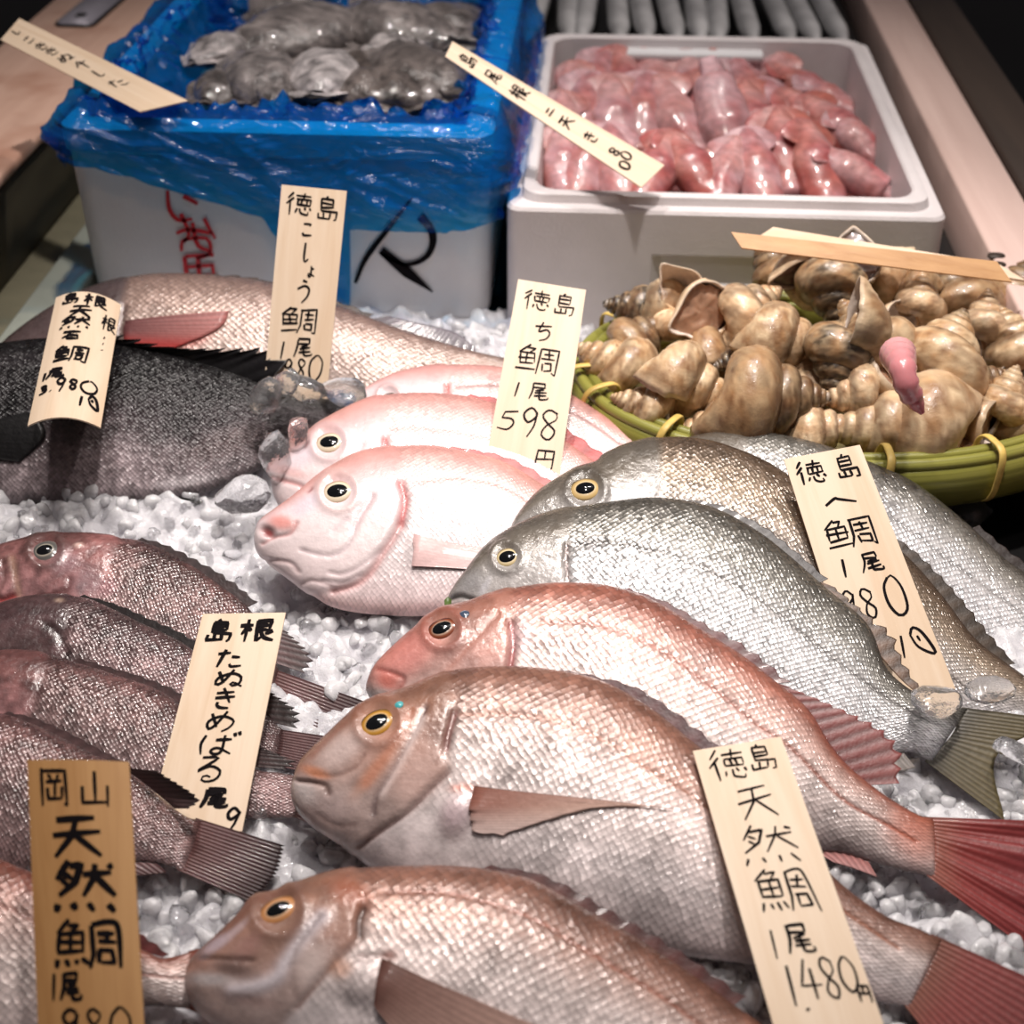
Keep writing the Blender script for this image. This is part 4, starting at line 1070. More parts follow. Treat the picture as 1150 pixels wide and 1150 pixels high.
def loft(rings, name, mat, parent, org, close=True, recess=None, smooth=True):
    V = []
    for (cx, cy, hx, hy, r, z) in rings:
        p = rrect(cx, cy, hx, hy, max(r, 0.001), per=40)
        V.append(np.column_stack([p, np.full(len(p), z)]))
    V = np.array(V)
    if recess:
        x0, x1, z0, z1, dpt = recess
        w = sstep(x0 - 0.003, x0 + 0.003, V[..., 0]) * (1 - sstep(x1 - 0.003, x1 + 0.003, V[..., 0])) * sstep(z0 - 0.002, z0 + 0.002, V[..., 2]) * (1 - sstep(z1 - 0.002, z1 + 0.002, V[..., 2]))
        fr = V[..., 1] < rings[0][1] - rings[0][3] + 0.02
        V[..., 1] += dpt * w * fr
    n, m_ = V.shape[:2]
    Fs = [grid_faces(n, m_, True), list(range(m_))[::-1], [(n - 1) * m_ + i for i in range(m_)]]
    o = mesh_obj(name, V, Fs, mat, parent, org, smooth=True)
    md = o.modifiers.new("edges", "EDGE_SPLIT")
    md.split_angle = math.radians(32)
    return o


# squid box
SX0, SX1, SY0, SY1, SH = -0.082, 0.309, 1.200, 1.712, 0.13
cx, cyy, hx, hy = (SX0 + SX1) / 2, (SY0 + SY1) / 2, (SX1 - SX0) / 2, (SY1 - SY0) / 2
t = thing("foam_box", "open white foam box of pink squid behind the shell basket", "box", (cx, cyy, -0.03))
SQ_BOX = t
org = np.array(t.location)
zs = list(np.linspace(-0.03, SH - 0.012, 40))
rings = [(cx, cyy, hx, hy, 0.014, z) for z in zs]
rings += [(cx, cyy, hx - 0.002, hy - 0.002, 0.014, SH - 0.009), (cx, cyy, hx - 0.012, hy - 0.012, 0.02, SH - 0.0085), (cx, cyy, hx - 0.0135, hy - 0.0135, 0.022, SH - 0.001), (cx, cyy, hx - 0.0155, hy - 0.0155, 0.022, SH),
          (cx, cyy, hx - 0.023, hy - 0.023, 0.025, SH), (cx, cyy, hx - 0.025, hy - 0.025, 0.026, SH - 0.002), (cx, cyy, hx - 0.030, hy - 0.030, 0.028, 0.03)]
rx0, rx1 = at_Y(737, 290, SY0)[0], at_Y(905, 290, SY0)[0]
rz0, rz1 = at_Y(740, 322, SY0)[2], at_Y(740, 288, SY0)[2]
loft(rings, "box_wall", M["foam_dirty"], t, org, recess=(rx0, rx1, rz0, rz1, 0.006))
# white ledge added inside the back wall to catch light as a bright streak
yb = SY1 - 0.029
p0, p1 = at_Y(703, 58, yb), at_Y(857, 58, yb)
V, Fs = box_vf((p0[0], yb - 0.016, p0[2] - 0.006), (p1[0], yb + 0.01, p0[2] + 0.004), 0.003)
mesh_obj("light_catch_ledge", V, Fs, M["foam"], t, org, smooth=False)

# blue-bagged box
BX0, BX1, BY0, BY1, BH = -0.487, -0.096, 1.216, 1.70, 0.182
bcx, bcy, bhx, bhy = (BX0 + BX1) / 2, (BY0 + BY1) / 2, (BX1 - BX0) / 2, (BY1 - BY0) / 2
t = thing("foam_box", "white foam box lined with a blue bag, marked in red and black", "box", (bcx, bcy, -0.005))
org = np.array(t.location)
rings = [(bcx, bcy, bhx - 0.012, bhy - 0.012, 0.016, -0.02), (bcx, bcy, bhx - 0.006, bhy - 0.006, 0.02, 0.0), (bcx, bcy, bhx - 0.004, bhy - 0.004, 0.02, 0.006), (bcx, bcy, bhx - 0.002, bhy - 0.002, 0.02, BH - 0.026), (bcx, bcy, bhx + 0.001, bhy + 0.001, 0.02, BH - 0.024), (bcx, bcy, bhx + 0.001, bhy + 0.001, 0.02, BH - 0.003), (bcx, bcy, bhx - 0.003, bhy - 0.003, 0.02, BH),
         (bcx, bcy, bhx - 0.024, bhy - 0.024, 0.026, BH), (bcx, bcy, bhx - 0.028, bhy - 0.028, 0.028, BH - 0.004), (bcx, bcy, bhx - 0.034, bhy - 0.034, 0.03, 0.07)]
loft(rings, "box_wall", M["foam"], t, org)


def ribbon(pts, widths, mapf, n=None):
    """flat brush stroke: 2-D points, widths, mapping to 3-D"""
    p = np.asarray(pts, float)
    seg = np.linalg.norm(np.diff(p, axis=0), axis=1)
    tt = np.concatenate([[0], np.cumsum(seg)]) / (seg.sum() + 1e-9)
    w = np.interp(tt, np.linspace(0, 1, len(widths)), widths)
    d = np.gradient(p, axis=0)
    d = d / (np.linalg.norm(d, axis=1, keepdims=True) + 1e-9)
    q = np.stack([-d[:, 1], d[:, 0]], -1)
    a, b_ = p + q * w[:, None] / 2, p - q * w[:, None] / 2
    V = []
    for x, y in zip(a, b_):
        V += [mapf(*x), mapf(*y)]
    k = len(p)
    Fs = np.array([[2 * i, 2 * i + 1, 2 * i + 3, 2 * i + 2] for i in range(k - 1)])
    return np.array(V), [Fs]


def on_front(x, y):
    return at_Y(x, y, BY0 + 0.0013)


parts = [ribbon(catmull(s, 18), w, on_front) for s, w in [
    ([(463, 222), (436, 257), (411, 290), (399, 318)], (2.5, 5, 6.5, 4)),
    ([(472, 243), (484, 258), (486, 274), (477, 290), (455, 297), (428, 285)], (10, 9, 7, 5.5, 4.5, 5)),
    ([(428, 281), (455, 304), (486, 328)], (9, 13, 1.5))]]
V, Fs = join_vf(parts)
mesh_obj("black_mark", V, Fs, M["ink"], t, org)
parts = [ribbon(catmull(s, 14), w, on_front) for s, w in [
    ([(188, 214), (190, 234), (200, 247), (216, 246)], (4, 5, 5, 3)), ([(206, 220), (222, 229)], (6, 4)), ([(203, 240), (212, 262), (206, 272)], (5, 4, 4)), ([(198, 262), (212, 258), (238, 262)], (4, 5, 4)),
    ([(229, 245), (238, 262), (242, 268)], (5, 4, 3)), ([(216, 250), (222, 275), (236, 282)], (4, 5, 4)), ([(204, 282), (206, 270), (232, 268), (236, 284), (222, 290)], (4, 4, 4, 4, 4)),
    ([(207, 288), (210, 312)], (5, 5)), ([(208, 288), (240, 286)], (4, 4)), ([(222, 288), (224, 310)], (5, 5)), ([(210, 300), (238, 298)], (4, 4)), ([(212, 311), (244, 309)], (4, 4)), ([(238, 296), (241, 312)], (4, 3))]]
V, Fs = join_vf(parts)
mesh_obj("red_writing", V, Fs, M["redink"], t, org)

# bag: one sheet up the inside wall, over the rim and down to an uneven hem
hem_px = [(40, 180), (72, 181), (98, 191), (135, 199), (189, 214), (239, 228), (261, 236), (292, 245), (306, 262), (340, 350), (386, 352), (390, 290), (391, 254), (437, 257), (489, 257), (538, 249), (556, 238), (575, 215), (600, 205)]
hx_ = [at_Y(x, 200, BY0)[0] for x, _ in hem_px]
hz_ = [at_Y(500, y, BY0)[2] for _, y in hem_px]
path = rrect(bcx, bcy, bhx, bhy, 0.022, per=110)
m_ = len(path)
nrm2 = np.roll(path, -1, 0) - np.roll(path, 1, 0)
nrm2 = np.stack([nrm2[:, 1], -nrm2[:, 0]], -1)
nrm2 /= np.linalg.norm(nrm2, axis=1, keepdims=True)
R = 64
V = np.zeros((R, m_, 3))
side_front = path[:, 1] < BY0 + 0.03
hemz = np.where(side_front, np.interp(path[:, 0], hx_, hz_), 0.11)
right = np.clip((path[:, 0] - BX1 + 0.03) / 0.03, 0, 1)
leftw = np.clip((BX0 + 0.03 - path[:, 0]) / 0.03, 0, 1)
hemz = np.where(~side_front & (path[:, 0] < BX0 + 0.01), 0.13, hemz)
for i in range(R):
    q = i / (R - 1)
    if q < 0.30:            # inside wall
        k = q / 0.30
        off = np.full(m_, -0.075 + 0.045 * k ** 0.7)
        z = np.full(m_, 0.145 + (BH + 0.004 - 0.145) * k ** 1.3)
    elif q < 0.45:          # over the rim
        k = (q - 0.30) / 0.15
        off = np.full(m_, -0.030 + 0.034 * k)
        z = BH + 0.004 + 0.003 * math.sin(math.pi * k) + 0 * off
    else:
        k = (q - 0.45) / 0.55
        off = 0.0045 + (0.004 + 0.012 * right + 0.008 * leftw) * math.sin(math.pi * min(k * 1.1, 1)) + 0.004 * k
        z = BH + 0.003 + (hemz - BH - 0.003) * k
    P_ = np.column_stack([path + nrm2 * off[:, None], z])
    V[i] = P_
N3 = np.concatenate([nrm2, np.zeros((m_, 1))], 1)
sk = V + np.stack([0.6 * V[..., 2], 0 * V[..., 2], 0.35 * (V[..., 0] + V[..., 1])], -1)
wr = fbm(sk * np.array([0.7, 0.7, 2.2]), 22, 5, 3)
wr = 1 - 2.2 * np.abs(wr)
qq = np.linspace(0, 1, R)[:, None]
amp = np.where(qq < 0.30, 0.010, np.where(qq < 0.45, 0.0015, 0.002 + 0.005 * sstep(0.45, 0.8, qq)))
outw = np.where(qq >= 0.45, np.abs(wr), wr)
V += (N3[None] * (outw * amp)[..., None])
V[..., 2] += np.where(qq < 0.45, np.abs(fbm(V, 34, 15, 3)) * (0.006 + 0.020 * np.exp(-((qq - 0.27) / 0.07) ** 2)) - 0.0 * qq, 0) 
# gathered folds on the flanks stand proud of the rim
V[..., 2] += (right + leftw)[None] * 0.012 * np.exp(-((qq - 0.42) / 0.12) ** 2) * (0.5 + 0.5 * fbm(V, 22, 31, 2))
bag = mesh_obj("blue_bag", V, [grid_faces(R, m_, True)], M["film"])
tag(bag, "crumpled blue plastic bag folded over the foam box's rim", "bag")
# bottom sheet of the bag under the catch
V, Fs = box_vf((BX0 + 0.045, BY0 + 0.045, 0.068), (BX1 - 0.045, BY1 - 0.045, 0.095), 0.004)
bagb = mesh_obj("bag_floor", V, Fs, plain("blue_film_floor", (0.06, 0.22, 0.42), 0.3, coat=0.5), bag, np.array(bag.location), smooth=False)


# ------------------------------------------------------------------ cuttlefish in the blue bag
def blob_mesh(nu, nvv, fn):
    V = np.zeros((nu, nvv, 3))
    for i in range(nu):
        u_ = i / (nu - 1)
        for j in range(nvv):
            V[i, j] = fn(u_, 2 * math.pi * j / nvv)
    return V, [grid_faces(nu, nvv, True)]


def oriented(Vl, c, d, upv, s):
    d = nrm(d)
    y = nrm(np.cross(upv, d))
    z = np.cross(d, y)
    return np.asarray(c) + (Vl[..., 0:1] * d + Vl[..., 1:2] * y + Vl[..., 2:3] * z) * s


def cuttle_body(u_, a):
    r = math.sin(math.pi * min(u_ * 0.94 + 0.03, 1)) ** 0.6
    return np.array([u_ - 0.5, 0.30 * r * math.cos(a), 0.17 * r * math.sin(a) + 0.03 * r])


def cuttle_fin(u_, a):
    r = math.sin(math.pi * min(u_ * 0.94 + 0.03, 1)) ** 0.5
    return np.array([u_ - 0.52, 0.40 * r * math.cos(a) + 0.02 * math.sin(14 * u_) * np.sign(math.cos(a)), 0.012 * math.sin(a) + 0.02 * math.sin(20 * u_)])


def cuttle_arms(u_, a):
    k = 1 - u_ * 0.75
    return np.array([0.46 + 0.26 * u_, 0.15 * k * math.cos(a) * (1 + 0.3 * math.sin(4 * a)), 0.11 * k * math.sin(a)])


cut = [  # px, py, length px, angle, z, brown, label
    (250, 58, 60, 20, 0.172, 0.55, "pale oval cuttlefish at the blue bag's plank-side corner"),
    (292, 92, 96, -60, 0.170, 0.30, "beige cuttlefish with a raised pointed fin, near the bag's front hem on the plank side"),
    (340, 46, 120, 12, 0.165, 0.24, "grey-brown cuttlefish lying across the middle of the blue bag"),
    (365, 88, 84, 70, 0.176, 0.75, "milky white cuttlefish curled beside a dark one in the blue bag"),
    (404, 84, 70, 60, 0.168, 0.05, "darkest cuttlefish, next to the milky white one"),
    (440, 40, 110, -8, 0.165, 0.22, "speckled grey cuttlefish along the blue bag's back edge"),
    (438, 56, 46, 10, 0.178, 0.6, "small pale cuttlefish lobe on top of the speckled heap"),
    (462, 88, 110, -25, 0.166, 0.14, "large dark speckled cuttlefish beneath the slanting wooden tag's upper end"),
    (500, 36, 90, 30, 0.162, 0.18, "brown cuttlefish in the bag's corner nearest the squid box"),
    (325, 20, 120, 0, 0.150, 0.2, "dim cuttlefish against the blue bag's far wall"),
    (255, 100, 70, 40, 0.166, 0.18, "speckled brown cuttlefish in the bag's front corner on the plank side"),
    (420, 108, 90, 175, 0.166, 0.10, "dark cuttlefish along the front hem below the darkest one"),
    (480, 108, 70, 15, 0.164, 0.16, "brown cuttlefish at the front hem near the slanting tag"),
    (405, 18, 110, 170, 0.152, 0.2, "dark grey cuttlefish at the middle of the bag's far wall"),
]
for px, py, ln, an, z, br, lab in cut:
    c = at_z(px, py, z - 0.006)
    dep = (c - CAM) @ FW
    s = ln * dep / F * 1.6
    a = math.radians(an)
    d = at_z(px + 10 * math.cos(a), py - 10 * math.sin(a), z) - at_z(px, py, z)
    org = c - np.array([0, 0, 0.02])
    t = thing("cuttlefish", lab, "cuttlefish", org, "cuttlefish in the blue bag")
    for nm_, fn, dark in (("mantle", cuttle_body, 1.0), ("fin", cuttle_fin, 1.15), ("arms", cuttle_arms, 0.85)):
        Vl, Fs = blob_mesh(26, 28, fn)
        V = oriented(Vl, c, d, np.array([0, 0, 1.0]), s)
        g = fbm(V, 150, 4, 3)
        base = lin((0.27, 0.23, 0.205)) * (1 - br) + lin((0.74, 0.71, 0.71)) * br
        V = V + np.array([0, 0, 1.0]) * (fbm(V, 60, 8, 2) * 0.004)[..., None]
        C = base * dark * (1 + 0.8 * g[..., None]) * (1 + 0.35 * fbm(V, 35, 3, 2)[..., None])
        mesh_obj(nm_, V, Fs, M["cuttle"], t, org, np.clip(C, 0.01, 1))


# ------------------------------------------------------------------ squid
def squid_mantle(u_, a):
    r = 0.225 * (min(1, u_ / 0.5) ** 0.58 if u_ < 0.5 else 1 - 0.16 * ((u_ - 0.5) / 0.5) ** 2) + 0.004
    if u_ > 0.985:
        r *= 0.7
    return np.array([0.5 - u_, r * math.cos(a), r * 0.86 * math.sin(a)])


def squid_fin(u_, a):
    w = math.sin(math.pi * u_) ** 0.7
    return np.array([0.46 - 0.34 * u_, (0.05 + 0.25 * w) * math.cos(a), 0.012 * math.sin(a) * w + 0.05 - 0.10 * (0.33 * w * math.cos(a)) ** 2 * 4])


def squid_head(u_, a):
    r = 0.13 * (1 - 0.25 * u_) * (1 + 0.10 * math.sin(5 * a) * u_)
    if u_ > 0.97:
        r *= 0.4
    return np.array([-0.46 - 0.26 * u_, r * math.cos(a), r * 0.8 * math.sin(a)])


SQ_PROTO = []
for v in range(4):
    meshes = []
    for nm_, fn, nu in (("mantle", squid_mantle, 40), ("fin", squid_fin, 20), ("head", squid_head, 14)):
        Vl, Fs = blob_mesh(nu, 32, fn)
        Vl = Vl + (fbm(Vl, 5, 40 + v, 3) * 0.012)[..., None] * np.array([0.2, 1, 1]) * (1 if nm_ != "fin" else 0.4)
        g = fbm(Vl, 4.0, 60 + v * 3, 3)[..., None]
        g2 = fbm(Vl, 26.0, 90 + v, 2)[..., None]
        red, pale, oran = lin((0.64, 0.33, 0.33)), lin((0.80, 0.66, 0.68)), lin((0.72, 0.44, 0.36))
        k = np.clip(0.34 + (0.0, 0.35, -0.1, 0.3)[v] + 0.55 * g, 0, 1)
        C = red * (1 - k) + pale * k
        k2 = np.clip(0.15 + 0.5 * fbm(Vl, 3, 71 + v, 2), 0, 0.7)[..., None]
        C = C * (1 - k2) + oran * k2
        C = np.clip(C * (1 + 0.28 * g2), 0, 1)
        o = mesh_obj(nm_, Vl, Fs, M["squid"], None, np.zeros(3), C)
        me = o.data
        bpy.data.objects.remove(o)
        meshes.append((nm_, me))
    SQ_PROTO.append(meshes)


def orient_matrix(c, d, upv, s):
    d = nrm(d)
    y = nrm(np.cross(upv, d))
    z = np.cross(d, y)
    return Matrix(((d[0] * s, y[0] * s, z[0] * s, c[0]), (d[1] * s, y[1] * s, z[1] * s, c[1]), (d[2] * s, y[2] * s, z[2] * s, c[2]), (0, 0, 0, 1)))


# px, py (mantle centre), length px, tip direction (image degrees), variant ; three rows from the box's back wall forward
rows = [
    ("back", 0.086, [(644, 106, 66, 95, 1), (668, 98, 78, 75, 0), (702, 96, 80, 95, 2), (738, 94, 78, 110, 1), (772, 98, 74, 85, 3), (802, 96, 78, 92, 2), (838, 100, 72, 105, 0), (868, 98, 70, 80, 1), (902, 102, 78, 135, 2), (926, 112, 68, 135, 0)]),
    ("middle", 0.098, [(634, 144, 74, 95, 1), (655, 128, 86, 80, 0), (690, 134, 90, 95, 3), (722, 130, 88, 85, 0), (757, 134, 90, 110, 1), (788, 122, 80, 90, 2), (816, 146, 94, -80, 3), (846, 138, 88, 100, 2), (880, 132, 86, 115, 0), (914, 138, 88, 130, 2), (938, 146, 86, 128, 2), (958, 154, 66, 125, 1)]),
    ("front", 0.104, [(632, 182, 74, 95, 3), (658, 184, 82, 80, 0), (692, 186, 84, 100, 0), (738, 190, 80, 70, 2), (776, 188, 86, 120, 2), (816, 192, 70, 75, 1), (848, 188, 80, 100, 0), (880, 172, 92, 95, 2), (916, 184, 88, 100, 2), (950, 190, 72, 140, 1)]),
]
ordn = ["first", "second", "third", "fourth", "fifth", "sixth", "seventh", "eighth", "ninth", "tenth", "eleventh", "twelfth"]
for rn, z, lst in rows:
    for i, (px, py, ln, an, v) in enumerate(lst):
        c = at_z(px, py, z)
        dep = (c - CAM) @ FW
        s = ln * dep / F * 1.42
        a = math.radians(an)
        gd = np.array([0, 1.0, 0.0])
        d = nrm(RT * math.cos(a) + math.sin(a) * (0.62 * UP + 0.38 * gd))
        tone = ["rosy", "pale", "orange-pink", "greyish pink"][v]
        lab = f"{tone} squid, {ordn[i]} from the blue bag in the box's {rn} row"
        t = thing("squid", lab, "squid", c, "squid in the foam box")
        t.matrix_world = orient_matrix(c, d, nrm([rng.uniform(-0.3, 0.3), rng.uniform(-0.3, 0.3), 1]), s)
        for nm_, me in SQ_PROTO[v]:
            o = bpy.data.objects.new(nm_, me)
            COL.objects.link(o)
            o.parent = t
V, Fs = box_vf((SX0 + 0.034, SY0 + 0.034, 0.031), (SX1 - 0.034, SY1 - 0.034, 0.062), 0.004)
mesh_obj("pink_meltwater", V, Fs, plain("pink_meltwater", (0.42, 0.22, 0.21), 0.12, coat=0.6), SQ_BOX, np.array(SQ_BOX.location), smooth=False)

# ------------------------------------------------------------------ slender silver fish on a tray behind the squid box
tag(solid("fish_tray", (-0.09, 1.73, -0.03), (0.315, 2.45, 0.075), M["black"], 0.004), "black tray of slender silver fish behind the squid box", "tray")


def slim(u_, a):
    r = (min(1, u_ / 0.16) ** 0.6) * (1 - 0.8 * sstep(0.45, 1.0, u_)) + 0.004
    return np.array([0.5 - u_, 0.034 * r * math.cos(a), 0.030 * r * math.sin(a)])


tone_ = ["bright", "dull", "bluish", "pale"]
for i in range(12):
    px = 604 + i * 29 + rng.uniform(-4, 4)
    c = at_z(px, 6, 0.098)
    c[1] = 1.985
    s = 0.44
    d = nrm([rng.uniform(-0.05, 0.05), -1, 0])
    Vl, Fs = blob_mesh(30, 20, slim)
    V = oriented(Vl, c, d, np.array([0, 0, 1.0]), s)
    org = c - np.array([0, 0, 0.022])
    t = thing("silver_fish", f"slender silver fish, {ordn[i]} from the blue bag on the tray behind the squid box", "fish", org, "slender silver fish on the tray")
    k = np.clip(0.5 + 0.5 * np.sin(np.arange(20) / 20 * 2 * math.pi + 1.2), 0, 1)[None, :, None]
    C = lin((0.93, 0.92, 0.92)) * k + lin((0.22, 0.22, 0.23)) * (1 - k)
    C = np.broadcast_to(C, V.shape) * (1 + 0.25 * fbm(V, 40, i, 2)[..., None])
    mesh_obj("body", V, Fs, M["silver"], t, org, np.clip(C, 0, 1))
    tl = np.array([[[-0.46, y * 0.05, 0.004 * zz], [-0.56, y * 0.10 * (1.0), 0.004 * zz]] for zz, ys in ((1, np.linspace(-1, 1, 7)), (-1, np.linspace(1, -1, 7))) for y in ys])
    V2 = oriented(tl, c, d, np.array([0, 0, 1.0]), s)
    mesh_obj("tail_fin", V2.reshape(-1, 3), [grid_faces(14, 2, False), [0, 1, 27, 26]], M["silver"], t, org, np.broadcast_to(lin((0.55, 0.53, 0.5)), (28, 3)))

# ------------------------------------------------------------------ bamboo basket
bkc = np.array([0.196, 1.036, 0.0])
BA, BB = 0.206, 0.140
t = thing("bamboo_basket", "round green-rimmed bamboo basket heaped with whelks", "basket", (bkc[0], bkc[1], -0.03))
org = np.array(t.location)


def tube_loop(rad_a, rad_b, z, r, n=160, m_=12, vs=1.0, dz=None):
    a = np.linspace(0, 2 * math.pi, n, endpoint=False)
    ctr = np.stack([bkc[0] + rad_a * np.cos(a), bkc[1] + rad_b * np.sin(a), np.full(n, z) + (0 if dz is None else dz(a))], -1)
    out = nrm(np.stack([np.cos(a) * rad_b, np.sin(a) * rad_a, 0 * a], -1))
    b_ = np.linspace(0, 2 * math.pi, m_, endpoint=False)
    V = ctr[:, None] + r * (np.cos(b_)[None, :, None] * out[:, None] + vs * np.sin(b_)[None, :, None] * np.array([0, 0, 1.0]))
    uv = np.stack(np.broadcast_arrays((a * 0.6)[:, None], (b_ / 6.28)[None, :]), -1)
    Vq = np.concatenate([V, V[:1]], 0)
    uvq = np.concatenate([uv, uv[:1] + np.array([3.77, 0])], 0)
    return Vq, [grid_faces(n + 1, m_, True)], uvq


for nm_, off, z, r, vs in (("rim_band", 0.004, 0.036, 0.0075, 2.4), ("rim_cane", 0.001, 0.0545, 0.0052, 1.0), ("rim_cane", -0.008, 0.056, 0.0045, 1.0), ("rim_band", -0.012, 0.040, 0.006, 2.4)):
    V, Fs, uv = tube_loop(BA + off, BB + off, z, r, vs=vs)
    mesh_obj(nm_, V, Fs, M["bamboo"], t, org, None, uv)
# woven bowl
R, m_ = 14, 120
V = np.zeros((2 * R, m_, 3))
for i in range(2 * R):
    k = (i if i < R else 2 * R - 1 - i) / (R - 1)
    rr = (math.sin(k * math.pi / 2) ** 0.55) if k > 0 else 0.01
    z = -0.022 + 0.062 * k ** 2.2 + (0.0 if i < R else 0.004)
    for j in range(m_):
        a = 2 * math.pi * j / m_
        wv = 0.0012 * math.sin(a * 40) * math.cos(k * 50)
        V[i, j] = (bkc[0] + (BA - 0.006) * rr * math.cos(a), bkc[1] + (BB - 0.006) * rr * math.sin(a), z + wv)
mesh_obj("woven_bowl", V, [grid_faces(2 * R, m_, True)], M["bamboo_weave"], t, org)
for deg in (176, 188, 202, 228, 252, 276, 300, 322, 340, 358, 20, 150):
    a = math.radians(deg)
    c = np.array([bkc[0] + (BA - 0.003) * math.cos(a), bkc[1] + (BB - 0.003) * math.sin(a), 0.043])
    out = nrm(np.array([math.cos(a) * BB, math.sin(a) * BA, 0]))
    tan = np.array([-out[1], out[0], 0])
    n_, mm = 40, 8
    V = np.zeros((n_, mm, 3))
    for i in range(n_):
        b_ = 2 * math.pi * i / (n_ - 1) * 1.0
        sx = abs(math.cos(b_)) ** 0.6 * math.copysign(1, math.cos(b_))
        sz = abs(math.sin(b_)) ** 0.6 * math.copysign(1, math.sin(b_))
        p = c + out * 0.0172 * sx + np.array([0, 0, 1.0]) * 0.0235 * sz + tan * 0.003 * math.sin(b_)
        rad = nrm(out * sx + np.array([0, 0, 1.0]) * sz)
        for j in range(mm):
            g = 2 * math.pi * j / mm
            V[i, j] = p + rad * 0.0012 * math.cos(g) + tan * 0.0032 * math.sin(g)
    mesh_obj("straw_tie", V, [grid_faces(n_, mm, True)], M["tie"], t, org)


# ------------------------------------------------------------------ whelks
def whelk_data(seed, ratio=1.56, dark_spire=0.0, canal=0.20, turns=6.0, broken=0.0, tall=1.0, bands=0.0):
    r_ = np.random.default_rng(seed)
    bq = math.log(ratio) / (2 * math.pi)
    n, m_ = 260, 40
    th = np.linspace(0, 2 * math.pi * turns, n)
    tm = th[-1]
    ph = np.linspace(0, 2 * math.pi, m_, endpoint=False)
    V = np.zeros((n, m_, 3))
    C = np.zeros((n, m_, 3))
    cream, tan, brown, dark = lin((0.88, 0.775, 0.63)), lin((0.73, 0.565, 0.40)), lin((0.42, 0.27, 0.17)), lin((0.13, 0.11, 0.105))
    for i in range(n):
        s = math.exp(bq * (th[i] - tm))
        er = np.array([math.cos(th[i]), math.sin(th[i]), 0])
        w = sstep(tm - 1.6, tm, th[i])
        ca, sa = np.cos(ph), np.sin(ph)
        a_ = 0.47 * (1 + 0.06 * w)
        h_ = 0.47 * tall
        low = np.exp(-((ph - 1.5 * math.pi) / 0.55) ** 2)
        rad = 0.42 + a_ * ca * (1 - 0.25 * w * low) + (0.10 * w * low)
        zz = -1.42 * tall + h_ * sa - canal * w * low
        ax = np.stack([rad * er[0], rad * er[1], zz], -1) * s
        V[i] = ax
    age = np.exp(bq * (th - tm))[:, None]
    g = fbm(V, 5, seed, 3)
    g2 = fbm(V * np.array([1, 1, 3.0]), 11, seed + 5, 3)
    k = np.clip(0.45 + 0.6 * g + 0.25 * g2, 0, 1)[..., None]
    C = cream * (1 - k) + tan * k
    rib = np.sin(th * 26)[:, None] * 0.5 + 0.5
    k = np.clip(0.9 * g2 - 0.15, 0, 1)[..., None]
    C = C * (1 - 0.7 * k) + brown * 0.7 * k
    if bands:
        k = (bands * (0.5 + 0.5 * np.sin(np.arange(n) * 0.9 + g * 4 if False else (np.arange(n) * 0.55)[:, None] + g * 3)))[..., None]
        C = C * (1 - 0.4 * k) + brown * 0.4 * k
    if dark_spire:
        k = (dark_spire * (1 - sstep(0.45, 0.95, age + 0.3 * g)) * np.clip(0.85 + 0.5 * g2, 0, 1))[..., None]
        C = C * (1 - k) + dark * k
        tip = (1 - sstep(0.10, 0.16, age))[..., None] * np.ones((n, m_, 1))
        C = C * (1 - 0.8 * tip) + lin((0.80, 0.76, 0.72)) * 0.8 * tip
    # brown shading painted into the seam between whorls
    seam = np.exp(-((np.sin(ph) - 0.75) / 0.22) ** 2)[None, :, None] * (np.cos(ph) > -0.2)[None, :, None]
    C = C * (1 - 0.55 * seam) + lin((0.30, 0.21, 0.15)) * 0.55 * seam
    blot = sstep(0.15, 0.6, fbm(V, 3.2, seed + 77, 3))[..., None]
    C = C * (1 - 0.5 * blot) + brown * 0.5 * blot
    wl = sstep(tm - 0.25, tm, th)[:, None, None]
    C = C * (1 - 0.5 * wl) + lin((0.86, 0.78, 0.68)) * 0.5 * wl
    C = C * (0.88 + 0.16 * rib[..., None])
    V = V + nrm(V - V.mean(1, keepdims=True)) * (0.006 * rib * age)[..., None]
    V += (fbm(V, 7, seed + 9, 2) * 0.02)[..., None] * age[..., None]
    # ragged lip
    if broken:
        cut_ = broken * np.clip(fbm(np.stack([ph * 2, 0 * ph, 0 * ph + seed], -1), 1.2, seed, 3), 0, 1)
        for q in range(1, 14):
            f_ = sstep(0, 1, (14 - q) / 14)
            V[-q] = V[-q] + (V[-28] - V[-q]) * (cut_ * f_)[:, None]
    # throat: rings going back inside the last whorl
    nt_ = 26
    T_ = np.zeros((nt_, m_, 3))
    for q in range(nt_):
        i = n - 1 - int(q * 1.6)
        ctr = V[i].mean(0)
        sc = 0.93 - 0.012 * q
        T_[q] = ctr + (V[i] - ctr) * sc
    T_[-1] = T_[-1].mean(0)
    CT = np.zeros((nt_, m_, 3)) + lin((0.86, 0.80, 0.75))
    Vf = np.concatenate([V, T_], 0)
    Cf_ = np.concatenate([C, CT], 0)
    Vf = Vf - np.array([0, 0, -1.12])
    Fs = [grid_faces(n + nt_, m_, True)]
    mouth = Vf[n - 1].mean(0)
    return Vf, Fs, np.clip(Cf_, 0, 1), mouth, Vf[n - 1]


def data_only(nm_, V, Fs, mat, C):
    o = mesh_obj(nm_, V, Fs, mat, None, np.zeros(3), C)
    me = o.data
    bpy.data.objects.remove(o)
    return me


